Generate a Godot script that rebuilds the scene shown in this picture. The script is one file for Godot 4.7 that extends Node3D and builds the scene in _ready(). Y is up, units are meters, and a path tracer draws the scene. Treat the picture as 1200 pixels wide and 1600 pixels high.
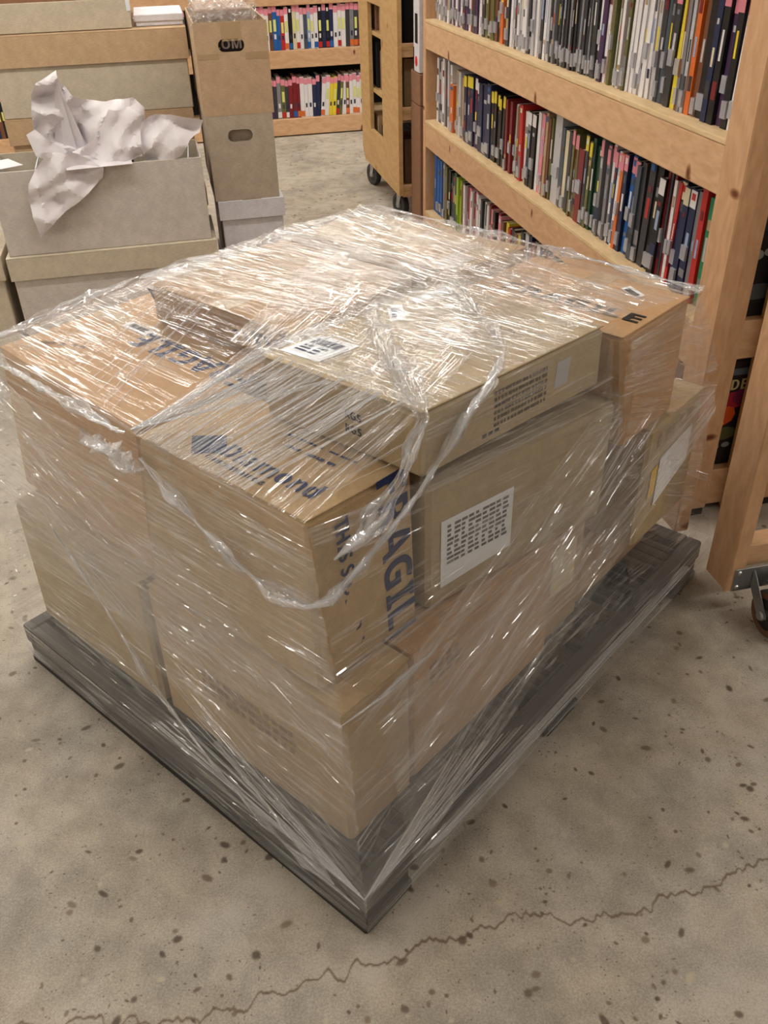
extends Node3D
# A shrink-wrapped pallet of cartons on the floor of a comic shop's stock room.

const LAMP := Color(1.0, 0.985, 0.955)
const SF := Vector3(0.773756, 0, -1.964517)     # foot of the bookcase's near post
var ROOM := Transform3D(Basis(Vector3.UP, 0.2093290), SF)               # x right along the rear wall, z towards the viewer
var PAL := Transform3D(Basis(Vector3.UP, 0.8389233), Vector3(-0.049001, 0, -0.813217))   # x along the long side, -z along the short side

var rng := RandomNumberGenerator.new()
var taken := {}
var M := {}
var fonts := {}

# ------------------------------------------------------------------ mesh builder
class MB:
	var v := PackedVector3Array()
	var n := PackedVector3Array()
	var uv := PackedVector2Array()
	func tri(a: Vector3, b: Vector3, c: Vector3, nrm: Vector3) -> void:
		if (b - a).cross(c - a).dot(nrm) > 0.0:
			v.append_array([a, c, b])
		else:
			v.append_array([a, b, c])
		n.append_array([nrm, nrm, nrm])
	func quad(a: Vector3, b: Vector3, c: Vector3, d: Vector3, away: Vector3) -> void:
		var m := (c - a).cross(d - b).normalized()
		if m.dot((a + b + c + d) * 0.25 - away) < 0.0:
			m = -m
		tri(a, b, c, m)
		tri(a, c, d, m)
	# a chamfered block in the parameter space of eight corners
	func block(cs: Array, lo: Vector3, hi: Vector3, bev: Vector3) -> void:
		var at := func(p: Vector3) -> Vector3:
			var x0: Vector3 = cs[0].lerp(cs[1], p.x).lerp(cs[3].lerp(cs[2], p.x), p.z)
			var x1: Vector3 = cs[4].lerp(cs[5], p.x).lerp(cs[7].lerp(cs[6], p.x), p.z)
			return x0.lerp(x1, p.y)
		var mid: Vector3 = at.call((lo + hi) * 0.5)
		var pts := []     # pts[corner][axis]
		for i in 8:
			var sg := Vector3(1.0 if i & 1 else 0.0, 1.0 if i & 2 else 0.0, 1.0 if i & 4 else 0.0)
			var row := []
			for ax in 3:
				var p := lo + (hi - lo) * sg
				for k in 3:
					if k != ax:
						p[k] += bev[k] * (1.0 - 2.0 * sg[k])
				row.append(at.call(p))
			pts.append(row)
		for ax in 3:
			var b1: int = 1 << ((ax + 1) % 3)
			var b2: int = 1 << ((ax + 2) % 3)
			for s in 2:
				var o: int = s << ax
				quad(pts[o][ax], pts[o | b1][ax], pts[o | b1 | b2][ax], pts[o | b2][ax], mid)
		if bev.length() < 1e-9:
			return
		for ax in 3:          # edges along ax
			var e1 := (ax + 1) % 3
			var e2 := (ax + 2) % 3
			for s1 in 2:
				for s2 in 2:
					var o: int = (s1 << e1) | (s2 << e2)
					var w: int = o | (1 << ax)
					quad(pts[o][e1], pts[w][e1], pts[w][e2], pts[o][e2], mid)
		for i in 8:
			var nr: Vector3 = (pts[i][1] - pts[i][0]).cross(pts[i][2] - pts[i][0]).normalized()
			if nr.dot(pts[i][0] - mid) < 0.0:
				nr = -nr
			tri(pts[i][0], pts[i][1], pts[i][2], nr)
	func box(lo: Vector3, hi: Vector3, bev := 0.0) -> void:
		var cs := [lo, Vector3(hi.x, lo.y, lo.z), Vector3(hi.x, lo.y, hi.z), Vector3(lo.x, lo.y, hi.z), Vector3(lo.x, hi.y, lo.z), Vector3(hi.x, hi.y, lo.z), hi, Vector3(lo.x, hi.y, hi.z)]
		var d := hi - lo
		block(cs, Vector3.ZERO, Vector3.ONE, Vector3(bev / d.x, bev / d.y, bev / d.z) if bev > 0.0 else Vector3.ZERO)
	func tube(path: Array, radii: Array, sides := 6, flat := 1.0) -> void:
		var rings := []
		var side := Vector3.ZERO
		for i in path.size():
			var t: Vector3 = (path[mini(i + 1, path.size() - 1)] - path[maxi(i - 1, 0)]).normalized()
			if i == 0:
				side = t.cross(Vector3.UP if absf(t.y) < 0.9 else Vector3.RIGHT).normalized()
			else:
				side = (side - t * side.dot(t)).normalized()
			var up := side.cross(t)
			var ring := []
			for k in sides:
				var a := TAU * k / sides
				var dir := side * cos(a) + up * sin(a) * flat
				ring.append([path[i] + dir * radii[i], dir.normalized()])
			rings.append(ring)
		for i in rings.size() - 1:
			for k in sides:
				var a = rings[i][k]
				var b = rings[i][(k + 1) % sides]
				var c = rings[i + 1][(k + 1) % sides]
				var d = rings[i + 1][k]
				for q in [[a, b, c], [a, c, d]]:
					var g: Vector3 = (q[1][0] - q[0][0]).cross(q[2][0] - q[0][0])
					if g.dot(q[0][1]) > 0.0:
						q = [q[0], q[2], q[1]]
					for e in q:
						v.append(e[0])
						n.append(e[1])
	# profile of (radius, along) spun about an axis
	func lathe(profile: Array, xf: Transform3D, segs := 24) -> void:
		for i in profile.size() - 1:
			var p: Vector2 = profile[i]
			var q: Vector2 = profile[i + 1]
			for k in segs:
				var a0 := TAU * k / segs
				var a1 := TAU * (k + 1) / segs
				var f := func(r: Vector2, a: float) -> Vector3: return xf * Vector3(r.x * cos(a), r.y, r.x * sin(a))
				var away: Vector3 = xf * Vector3(0, (p.y + q.y) * 0.5, 0)
				var nn := Vector2(q.y - p.y, p.x - q.x)
				var m: Vector3 = (xf.basis * Vector3(nn.x * cos((a0 + a1) / 2), nn.y, nn.x * sin((a0 + a1) / 2))).normalized()
				if p.x > 1e-6:
					tri(f.call(p, a0), f.call(p, a1), f.call(q, a0), m)
				if q.x > 1e-6:
					tri(f.call(p, a1), f.call(q, a1), f.call(q, a0), m)
	func mesh() -> ArrayMesh:
		var a := []
		a.resize(Mesh.ARRAY_MAX)
		a[Mesh.ARRAY_VERTEX] = v
		a[Mesh.ARRAY_NORMAL] = n
		if uv.size() == v.size():
			a[Mesh.ARRAY_TEX_UV] = uv
		var m := ArrayMesh.new()
		m.add_surface_from_arrays(Mesh.PRIMITIVE_TRIANGLES, a)
		return m

# ------------------------------------------------------------------ scene helpers
func numbered(called: String) -> String:
	if not taken.has(called):
		taken[called] = 0
		return called
	taken[called] += 1
	return "%s_%03d" % [called, taken[called]]

func thing(called: String, label: String, category: String, xf: Transform3D, group := "") -> Node3D:
	var o := Node3D.new()
	o.name = numbered(called)
	add_child(o)
	o.transform = xf
	if label != "":
		o.set_meta("label", label)
		o.set_meta("category", category)
	if group != "":
		o.set_meta("group", group)
	return o

func part(called: String, mesh: Mesh, m: Material, parent: Node3D, xf := Transform3D(), label := "") -> MeshInstance3D:
	var o := MeshInstance3D.new()
	o.name = called
	o.mesh = mesh
	o.material_override = m
	o.transform = xf
	parent.add_child(o, true)
	if label != "":
		o.set_meta("label", label)
	return o

func boxpart(called: String, lo: Vector3, hi: Vector3, m: Material, parent: Node3D, bev := 0.002, label := "") -> MeshInstance3D:
	var b := MB.new()
	b.box(lo, hi, bev)
	return part(called, b.mesh(), m, parent, Transform3D(), label)

func structure(called: String, mesh: Mesh, m: Material, xf := Transform3D()) -> MeshInstance3D:
	var o := part(called, mesh, m, self, xf)
	o.set_meta("kind", "structure")
	return o

func mat(c: Color, rough := 0.8, tex: Texture2D = null, scale := 1.0, off := 0.0) -> StandardMaterial3D:
	var m := StandardMaterial3D.new()
	m.albedo_color = c
	m.roughness = rough
	m.metallic_specular = 0.4
	if tex:
		m.albedo_texture = tex
		m.uv1_triplanar = true
		m.uv1_triplanar_sharpness = 8.0
		m.uv1_scale = Vector3.ONE * scale
		m.uv1_offset = Vector3(off, off * 0.7, off * 1.3)
	return m

func rgb(r: int, g: int, b: int) -> Color:
	return Color(r / 255.0, g / 255.0, b / 255.0)

func font(italic := false, serif := false) -> SystemFont:
	var key := "%s%s" % [italic, serif]
	if not fonts.has(key):
		var f := SystemFont.new()
		f.font_names = PackedStringArray(["Droid Serif" if serif else "Droid Sans"])
		f.font_weight = 700
		f.font_italic = italic
		fonts[key] = f
	return fonts[key]

# lettering lying in the plane (right, up), centred at a point
func text(words: String, high: float, at: Vector3, right: Vector3, up: Vector3, m: Material, parent: Node3D, called := "printed_lettering", stretch := 1.0, italic := false) -> MeshInstance3D:
	var t := TextMesh.new()
	t.text = words
	t.font = font(italic)
	t.font_size = 48
	t.pixel_size = high / 34.0
	t.depth = 0.0006
	t.curve_step = 3.0
	right = right.normalized()
	up = (up - right * up.dot(right)).normalized()
	return part(called, t, m, parent, Transform3D(Basis(right * stretch, up, right.cross(up)), at))

func noise_of(sd: int, freq: float, octaves := 3) -> FastNoiseLite:
	var f := FastNoiseLite.new()
	f.seed = sd
	f.frequency = freq
	f.noise_type = FastNoiseLite.TYPE_SIMPLEX
	f.fractal_octaves = octaves
	return f

# ------------------------------------------------------------------ textures
func tex_card() -> ImageTexture:
	var im := Image.create(256, 256, false, Image.FORMAT_RGB8)
	var a := noise_of(3, 0.02, 3)
	var b := noise_of(4, 0.25, 2)
	for y in 256:
		for x in 256:
			var w := 0.95 + 0.035 * a.get_noise_2d(x, y) + 0.045 * b.get_noise_2d(x * 0.25, y * 1.6)
			im.set_pixel(x, y, Color(w, w * 0.995, w * 0.985))
	return ImageTexture.create_from_image(im)

func tex_wood(sd: int) -> ImageTexture:
	var W := 1024
	var H := 256
	var im := Image.create(W, H, false, Image.FORMAT_RGB8)
	var a := noise_of(sd, 0.004, 2)
	var b := noise_of(sd + 1, 0.02, 3)
	var c := noise_of(sd + 2, 0.3, 2)
	var knots := []
	rng.seed = sd
	for i in 7:
		knots.append([rng.randf() * W, rng.randf() * H, rng.randf_range(2.5, 5.0)])
	for y in H:
		for x in W:
			var bend := 0.0
			var dark := 0.0
			for k in knots:
				var dx: float = (x - k[0]) / 2.2
				var dy: float = y - k[1]
				var r: float = sqrt(dx * dx + dy * dy)
				if r < 60.0:
					bend += k[2] * 2.0 * exp(-r / 14.0) * (1.0 if dy > 0 else -1.0)
					dark = maxf(dark, clampf(1.4 - r / k[2], 0.0, 1.0))
			var ring := sin((y + bend + 18.0 * a.get_noise_2d(x * 0.5, y * 1.2)) * 0.42 + 5.0 * b.get_noise_2d(x * 0.12, y))
			var w := 0.955 + 0.018 * ring + 0.035 * c.get_noise_2d(x * 0.05, y * 1.2)
			var col := Color(w, w * (0.975 + 0.008 * ring), w * (0.94 + 0.018 * ring))
			im.set_pixel(x, y, col.lerp(Color(0.42, 0.24, 0.13), dark * 0.85))
	return ImageTexture.create_from_image(im)

# concrete of 4.2 m by 4.2 m in front of the camera, with its chips, stains and the long crack
func tex_floor() -> ImageTexture:
	var S := 2048
	var im := Image.create(S, S, false, Image.FORMAT_RGB8)
	var a := noise_of(11, 0.0035, 4)
	var b := noise_of(12, 0.02, 3)
	var c := noise_of(13, 0.22, 2)
	var g := noise_of(14, 0.008, 2)
	for y in S:
		for x in S:
			var w := 0.90 + 0.10 * a.get_noise_2d(x, y) + 0.08 * b.get_noise_2d(x, y) + 0.12 * c.get_noise_2d(x * 2.3, y * 2.3)
			var h := 0.03 * g.get_noise_2d(x, y)
			im.set_pixel(x, y, Color(w, w * (0.985 + h * 0.4), w * (0.955 + h)))
	rng.seed = 77
	for i in 42000:        # sand and stone showing through the worn face
		var r := 0.7 + pow(rng.randf(), 8.0) * 4.5
		var cx := rng.randf() * S
		var cy := rng.randf() * S
		var patch := a.get_noise_2d(cx * 1.7 + 300.0, cy * 1.7)
		if patch < -0.05 and rng.randf() < 0.75:
			continue
		var tone := Color(0.36, 0.31, 0.26).lerp(Color(0.66, 0.60, 0.53), rng.randf())
		if rng.randf() < 0.16:
			tone = Color(1.0, 0.98, 0.93)
		var el := rng.randf_range(0.6, 1.5)
		var th := rng.randf() * PI
		for dy in range(-int(r * 1.6) - 1, int(r * 1.6) + 2):
			for dx in range(-int(r * 1.6) - 1, int(r * 1.6) + 2):
				var px := (dx * cos(th) + dy * sin(th)) / el
				var py := (-dx * sin(th) + dy * cos(th)) * el
				var q := sqrt(px * px + py * py) / r
				if q < 1.0:
					var X := posmod(int(cx) + dx, S)
					var Yy := posmod(int(cy) + dy, S)
					im.set_pixel(X, Yy, im.get_pixel(X, Yy).lerp(tone, clampf((1.0 - q) * 2.2, 0.0, 1.0) * 0.75))
	# the crack: floor points in metres
	var crack := [Vector2(-1.4, -0.62), Vector2(-0.434, -0.686), Vector2(-0.27, -0.70), Vector2(-0.063, -0.764), Vector2(0.041, -0.792), Vector2(0.194, -0.843), Vector2(0.33, -0.827), Vector2(0.468, -0.863), Vector2(0.565, -0.896), Vector2(0.66, -0.943), Vector2(1.2, -1.15)]
	for i in crack.size() - 1:
		var steps := int(crack[i].distance_to(crack[i + 1]) * 1400.0)
		for k in steps:
			var p: Vector2 = crack[i].lerp(crack[i + 1], float(k) / steps)
			var q := Vector2((p.x + 2.1) / 4.2 * S, (p.y + 4.0) / 4.2 * S)
			q.y += 9.0 * b.get_noise_2d(q.x * 1.5, 5.0) + 3.0 * c.get_noise_2d(q.x * 0.3, 9.0)
			var wide := 0.7 + 1.0 * absf(b.get_noise_2d(q.x, 40.0))
			for dy in range(-3, 4):
				var yy := int(q.y) + dy
				if yy >= 0 and yy < S and q.x >= 0 and q.x < S and absf(dy) < wide * 1.5:
					im.set_pixel(int(q.x), yy, im.get_pixel(int(q.x), yy).lerp(Color(0.52, 0.44, 0.37), 0.42 * (1.0 - absf(dy) / (wide * 1.5))))
	return ImageTexture.create_from_image(im)

# ------------------------------------------------------------------ start
func _ready() -> void:
	rng.seed = 1
	set_camera_and_light()
	make_materials()
	build_room()
	build_bookcase()
	build_rear_shelf()
	build_pallet()
	build_cartons()
	build_wrap()
	build_left_boxes()
	build_column()
	build_paper()
	build_panel_cart()
	build_post_cart()
	build_books()

func set_camera_and_light() -> void:
	var cam := Camera3D.new()
	cam.name = "camera"
	cam.fov = 59.663
	cam.near = 0.05
	cam.far = 60.0
	var x := Vector3(0.99955743, -0.02447744, 0.0169054)
	var y := Vector3(0.02974791, 0.82246499, -0.56803732)
	cam.transform = Transform3D(Basis(x, y, x.cross(y)).orthonormalized(), Vector3(0, 1.4100715, 0))
	add_child(cam)
	var e := Environment.new()
	e.background_mode = Environment.BG_COLOR
	e.background_color = Color.BLACK
	e.tonemap_mode = Environment.TONE_MAPPER_LINEAR
	e.tonemap_exposure = 1.0
	e.sdfgi_enabled = true
	e.ssao_enabled = true
	e.ssil_enabled = true
	var we := WorldEnvironment.new()
	we.name = "environment"
	we.environment = e
	add_child(we)
	# ceiling strip lamps in rows over the aisles
	var tube_m := StandardMaterial3D.new()
	tube_m.albedo_color = Color(0.9, 0.9, 0.9)
	tube_m.emission_enabled = true
	tube_m.emission = LAMP
	tube_m.emission_energy_multiplier = 14.0
	var white := mat(Color(0.9, 0.9, 0.88), 0.5)
	var across := {-3.7: "left", -1.1: "middle", 1.5: "right"}
	var rows := {-1.9: "row beside the viewer", 0.55: "row over the pallet", 2.75: "row over the bookcase's far end", 5.0: "row nearest the rear wall"}
	for t in rows:
		for sx in across:
			if t < 0.0 and sx == -1.1:
				continue      # this lamp is missing: the floor at the viewer's feet is dimmer
			var o := thing("ceiling_lamp", "%s white strip lamp in the %s" % [across[sx], rows[t]], "lamp", ROOM * Transform3D(Basis(), Vector3(sx, 3.05, -t)), "ceiling strip lamps")
			boxpart("housing", Vector3(-1.24, 0.0, -0.09), Vector3(1.24, 0.05, 0.09), white, o, 0.006)
			for z in [-0.035, 0.035]:
				var b := MB.new()
				b.tube([Vector3(-1.2, -0.02, z), Vector3(1.2, -0.02, z)], [0.015, 0.015], 10)
				part("tube", b.mesh(), tube_m, o)
			var l := AreaLight3D.new()
			l.name = "tube_light"
			l.area_size = Vector2(2.4, 0.06)
			l.light_color = LAMP
			l.light_energy = 2.05
			l.shadow_enabled = true
			l.set("area_range", 20.0)
			l.transform = Transform3D(Basis(Vector3.RIGHT, -PI / 2), Vector3(0, -0.045, 0))
			o.add_child(l)

func make_materials() -> void:
	var card := tex_card()
	M.card_tex = card
	var wa := tex_wood(21)
	M.pine = mat(rgb(218, 180, 144), 0.65, wa, 1.0)
	M.pine2 = mat(rgb(212, 173, 137), 0.65, wa, 1.0, 0.37)
	M.pine3 = mat(rgb(212, 172, 136), 0.65, wa, 1.0, 0.71)
	M.ply = mat(rgb(226, 200, 160), 0.7, wa, 0.8, 0.2)
	M.cart_wood = mat(rgb(198, 164, 116), 0.65, wa, 0.9, 0.55)
	M.kraft = mat(rgb(188, 160, 122), 0.8, card, 4.0)
	M.kraft2 = mat(rgb(192, 154, 114), 0.8, card, 4.0, 0.3)
	M.kraft3 = mat(rgb(182, 162, 130), 0.8, card, 4.0, 0.6)
	M.kraft4 = mat(rgb(178, 146, 110), 0.8, card, 4.0, 0.8)
	M.grey_card = mat(rgb(210, 201, 195), 0.85, card, 3.0)
	M.grey_card2 = mat(rgb(208, 196, 176), 0.85, card, 3.0, 0.4)
	M.tan_card = mat(rgb(204, 174, 140), 0.85, card, 3.0, 0.2)
	M.brown_card = mat(rgb(142, 104, 80), 0.85, card, 3.0, 0.5)
	M.white_card = mat(rgb(222, 220, 228), 0.7, card, 3.0, 0.9)
	M.col_card = mat(rgb(186, 172, 156), 0.85, card, 3.0, 0.1)
	M.col_card2 = mat(rgb(196, 168, 138), 0.85, card, 3.0, 0.7)
	M.ink = mat(rgb(38, 48, 88), 0.7)
	M.black_ink = mat(rgb(36, 32, 32), 0.7)
	M.soft_ink = mat(rgb(136, 110, 82), 0.8)
	M.label_ink = mat(rgb(98, 98, 106), 0.7)
	M.dim_ink = mat(rgb(84, 68, 52), 0.8)
	M.label = mat(rgb(232, 234, 240), 0.5)
	M.yellow = mat(rgb(226, 184, 50), 0.6)
	M.plastic = mat(rgb(62, 59, 58), 0.45)
	M.plastic_dark = mat(rgb(40, 36, 35), 0.55)
	M.paper = mat(rgb(226, 220, 224), 0.75)
	M.paper.backlight_enabled = true
	M.paper.backlight = Color(0.25, 0.24, 0.24)
	M.steel = mat(rgb(170, 172, 174), 0.32)
	M.steel.metallic = 0.9
	M.rubber = mat(rgb(58, 56, 55), 0.6)
	M.hub = mat(rgb(120, 84, 62), 0.6)
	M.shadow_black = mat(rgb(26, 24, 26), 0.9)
	M.pages = mat(rgb(220, 208, 186), 0.9)
	M.tape = film_mat(0.25, 0.12, Color(0.86, 0.74, 0.55))
	M.film = film_mat(0.065, 0.07, Color(0.92, 0.93, 0.96))
	M.film2 = film_mat(0.04, 0.06, Color(0.93, 0.94, 0.97))
	M.band = film_mat(0.17, 0.09, Color(0.94, 0.95, 0.98))
	M.strand = film_mat(0.22, 0.07, Color(0.95, 0.96, 0.98))
	M.crease = film_mat(0.09, 0.05, Color(0.93, 0.94, 0.97))
	M.bag = film_mat(0.12, 0.12, Color(0.93, 0.92, 0.92))
	M.tag = film_mat(0.55, 0.2, Color(0.78, 0.78, 0.81))

func film_mat(alpha: float, rough: float, c: Color) -> StandardMaterial3D:
	var m := StandardMaterial3D.new()
	m.transparency = BaseMaterial3D.TRANSPARENCY_ALPHA
	m.albedo_color = Color(c.r, c.g, c.b, alpha)
	m.roughness = rough
	m.metallic_specular = 0.5
	m.cull_mode = BaseMaterial3D.CULL_DISABLED
	return m

# ------------------------------------------------------------------ room
func build_room() -> void:
	# floor: the slab before the camera carries its own texture, tiled beyond
	var fm := StandardMaterial3D.new()
	fm.albedo_texture = tex_floor()
	fm.albedo_color = rgb(184, 176, 166)
	fm.roughness = 0.62
	fm.metallic_specular = 0.4
	var b := MB.new()
	var lo := Vector2(-9, -12)
	var hi := Vector2(8, 6)
	b.quad(Vector3(lo.x, 0, lo.y), Vector3(hi.x, 0, lo.y), Vector3(hi.x, 0, hi.y), Vector3(lo.x, 0, hi.y), Vector3(0, -1, 0))
	b.quad(Vector3(lo.x, -0.2, lo.y), Vector3(hi.x, -0.2, lo.y), Vector3(hi.x, -0.2, hi.y), Vector3(lo.x, -0.2, hi.y), Vector3(0, 1, 0))
	for p in b.v:
		b.uv.append(Vector2((p.x + 2.1) / 4.2, (p.z + 4.0) / 4.2))
	structure("floor", b.mesh(), fm)
	var wall := mat(rgb(214, 208, 198), 0.9)
	for w in [["wall_left", Vector3(-5.2, 0, -5.9), Vector3(-5.0, 3.2, 5.2)], ["wall_right", Vector3(4.0, 0, -5.9), Vector3(4.2, 3.2, 5.2)], ["wall_back", Vector3(-5.2, 0, -5.9), Vector3(4.2, 3.2, -5.7)], ["wall_front", Vector3(-5.2, 0, 5.0), Vector3(4.2, 3.2, 5.2)], ["ceiling", Vector3(-5.2, 3.2, -5.9), Vector3(4.2, 3.4, 5.2)]]:
		var m := MB.new()
		m.box(w[1], w[2])
		structure(w[0], m.mesh(), wall, ROOM)

# a length of lumber whose grain runs along its own x
func lumber(called: String, a: Vector3, b: Vector3, wide: float, thick: float, m: Material, parent: Node3D, face := Vector3.UP, bev := 0.003) -> MeshInstance3D:
	var x := (b - a).normalized()
	var y := (face - x * face.dot(x)).normalized()
	var mb := MB.new()
	var l := a.distance_to(b)
	mb.box(Vector3(-l / 2, -wide / 2, -thick / 2), Vector3(l / 2, wide / 2, thick / 2), bev)
	return part(called, mb.mesh(), m, parent, Transform3D(Basis(x, y, x.cross(y)), (a + b) / 2))

# ------------------------------------------------------------------ bookcase on the right
func build_bookcase() -> void:
	var o := thing("bookcase", "long pine bookcase of lumber rails holding rows of books, right of pallet", "bookcase", ROOM)
	var D := 0.36
	# uprights (room coordinates: x = s, z = -t)
	for t in [0.02, 2.60]:
		for s in [0.055, D - 0.045]:
			lumber("post", Vector3(s, 0.022, -t), Vector3(s, 1.95, -t), 0.089, 0.04, M.pine3 if t < 1.0 else M.pine2, o, Vector3.RIGHT)
			boxpart("foot_pad", Vector3(s - 0.04, 0, -t - 0.018), Vector3(s + 0.04, 0.022, -t + 0.018), M.plastic_dark, o, 0.002)
	var k := 0
	for top in [0.12, 0.538, 0.955, 1.372, 1.79]:
		lumber("rail", Vector3(0.03, top - 0.066, -0.042), Vector3(0.03, top - 0.066, -2.578), 0.105, 0.038, [M.pine, M.pine2, M.pine][k % 3], o)
		lumber("rail", Vector3(D - 0.03, top - 0.066, -0.042), Vector3(D - 0.03, top - 0.066, -2.578), 0.105, 0.038, M.pine2, o)
		lumber("shelf_board", Vector3(D / 2, top - 0.006, -0.042), Vector3(D / 2, top - 0.006, -2.578), D - 0.02, 0.012, M.ply, o, Vector3.RIGHT, 0.001)
		k += 1
	boxpart("back_panel", Vector3(D - 0.008, 0.1, -2.58), Vector3(D - 0.002, 1.9, -0.04), M.ply, o, 0.0)
	# display ledges on the near end
	var oe := o
	lumber("ledge", Vector3(0.09, 0.50, -0.03), Vector3(0.62, 0.50, -0.03), 0.10, 0.03, M.pine, oe)
	lumber("ledge", Vector3(0.09, 0.075, -0.03), Vector3(0.62, 0.075, -0.03), 0.11, 0.03, M.pine2, oe)
	lumber("ledge", Vector3(0.09, 0.93, -0.03), Vector3(0.62, 0.93, -0.03), 0.10, 0.03, M.pine, oe)
	boxpart("end_panel", Vector3(0.09, 0.02, -0.075), Vector3(0.62, 1.9, -0.062), M.ply, oe, 0.0)
	lumber("post", Vector3(0.178, 0.0, 0.0), Vector3(0.178, 1.95, 0.0), 0.04, 0.06, M.cart_wood, oe, Vector3.RIGHT)
	lumber("post", Vector3(0.60, 0.0, 0.0), Vector3(0.60, 1.95, 0.0), 0.04, 0.06, M.pine2, oe, Vector3.RIGHT)
	# books shown face out on the end ledges
	var c1 := thing("display_book", "dark face-out book with white lettering on bookcase end, upper ledge", "book", ROOM * Transform3D(Basis(), Vector3(0.09, 0.553, -0.045)), "face-out books on the bookcase end")
	boxpart("cover", Vector3(0.0, 0, -0.008), Vector3(0.17, 0.30, 0.008), mat(rgb(34, 33, 36), 0.4), c1, 0.001)
	boxpart("title_panel", Vector3(0.005, 0.205, 0.008), Vector3(0.165, 0.275, 0.0086), mat(rgb(46, 44, 47), 0.4), c1, 0.0)
	text("RI", 0.06, Vector3(0.105, 0.235, 0.009), Vector3.RIGHT, Vector3.UP, M.label, c1, "title_lettering")
	var pale := mat(rgb(150, 158, 160), 0.4)
	for q in [[0.03, 0.15, 0.016, 0.012], [0.06, 0.155, 0.014, 0.010], [0.05, 0.06, 0.045, 0.02]]:
		var mb := MB.new()
		mb.lathe([Vector2(0.0, 0.0009), Vector2(q[2], 0.0007), Vector2(q[2], 0.0)], Transform3D(Basis(Vector3.RIGHT, PI / 2).scaled(Vector3(1, q[3] / q[2], 1)), Vector3(q[0], q[1], 0.008)), 14)
		part("cover_art", mb.mesh(), pale if q[2] < 0.03 else mat(rgb(84, 92, 96), 0.4), c1)
	var c2 := thing("display_book", "colourful face-out comic book with pale title on bookcase end, lower ledge", "book", ROOM * Transform3D(Basis(), Vector3(0.085, 0.132, -0.045)), "face-out books on the bookcase end")
	boxpart("cover", Vector3(0.0, 0, -0.006), Vector3(0.16, 0.30, 0.006), mat(rgb(44, 38, 44), 0.4), c2, 0.001)
	boxpart("title_panel", Vector3(0.004, 0.262, 0.006), Vector3(0.156, 0.28, 0.0066), mat(rgb(96, 112, 124), 0.4), c2, 0.0)
	text("ADE", 0.028, Vector3(0.05, 0.235, 0.007), Vector3.RIGHT, Vector3.UP, mat(rgb(206, 196, 140), 0.4), c2, "title_lettering")
	var arts := [[rgb(176, 40, 60), 0.05, 0.19, 0.05, 0.025], [rgb(224, 92, 44), 0.04, 0.15, 0.03, 0.03], [rgb(232, 164, 60), 0.025, 0.125, 0.018, 0.02], [rgb(120, 40, 84), 0.10, 0.20, 0.05, 0.03], [rgb(92, 96, 60), 0.045, 0.095, 0.04, 0.02], [rgb(150, 150, 156), 0.03, 0.055, 0.012, 0.008], [rgb(150, 150, 156), 0.06, 0.06, 0.012, 0.008]]
	var dz := 0.0
	for q in arts:
		var mb := MB.new()
		mb.lathe([Vector2(0.0, 0.0009), Vector2(q[3] * 0.6, 0.0008), Vector2(q[3], 0.0004), Vector2(q[3], 0.0)], Transform3D(Basis(Vector3.RIGHT, PI / 2).scaled(Vector3(1, q[4] / q[3], 1)), Vector3(q[1], q[2], 0.0061 + dz)), 9)
		part("cover_art", mb.mesh(), mat(q[0], 0.4), c2)
		dz += 0.0002

# ------------------------------------------------------------------ shelves at the rear
func build_rear_shelf() -> void:
	var o := thing("rear_bookcase", "pine bookcase along the rear wall with pink-topped books", "bookcase", ROOM * Transform3D(Basis(), Vector3(0, 0, -5.03)))
	var k := 0
	for top in [0.118, 0.552, 0.93, 1.36]:
		lumber("rail", Vector3(-3.0, top - 0.055, -0.02), Vector3(1.6, top - 0.055, -0.02), 0.11, 0.038, [M.pine, M.pine2, M.pine3][k % 3], o)
		lumber("shelf_board", Vector3(-3.0, top - 0.006, -0.21), Vector3(1.6, top - 0.006, -0.21), 0.34, 0.012, M.ply, o, Vector3.FORWARD, 0.001)
		k += 1
	for s in [-3.02, -0.72, 1.62]:
		lumber("post", Vector3(s, 0, -0.06), Vector3(s, 1.9, -0.06), 0.038, 0.089, M.pine, o, Vector3.RIGHT)
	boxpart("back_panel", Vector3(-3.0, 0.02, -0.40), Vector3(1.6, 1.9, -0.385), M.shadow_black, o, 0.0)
	boxpart("plinth", Vector3(-3.0, 0.0, -0.38), Vector3(1.6, 0.012, -0.05), M.shadow_black, o, 0.0)

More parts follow.
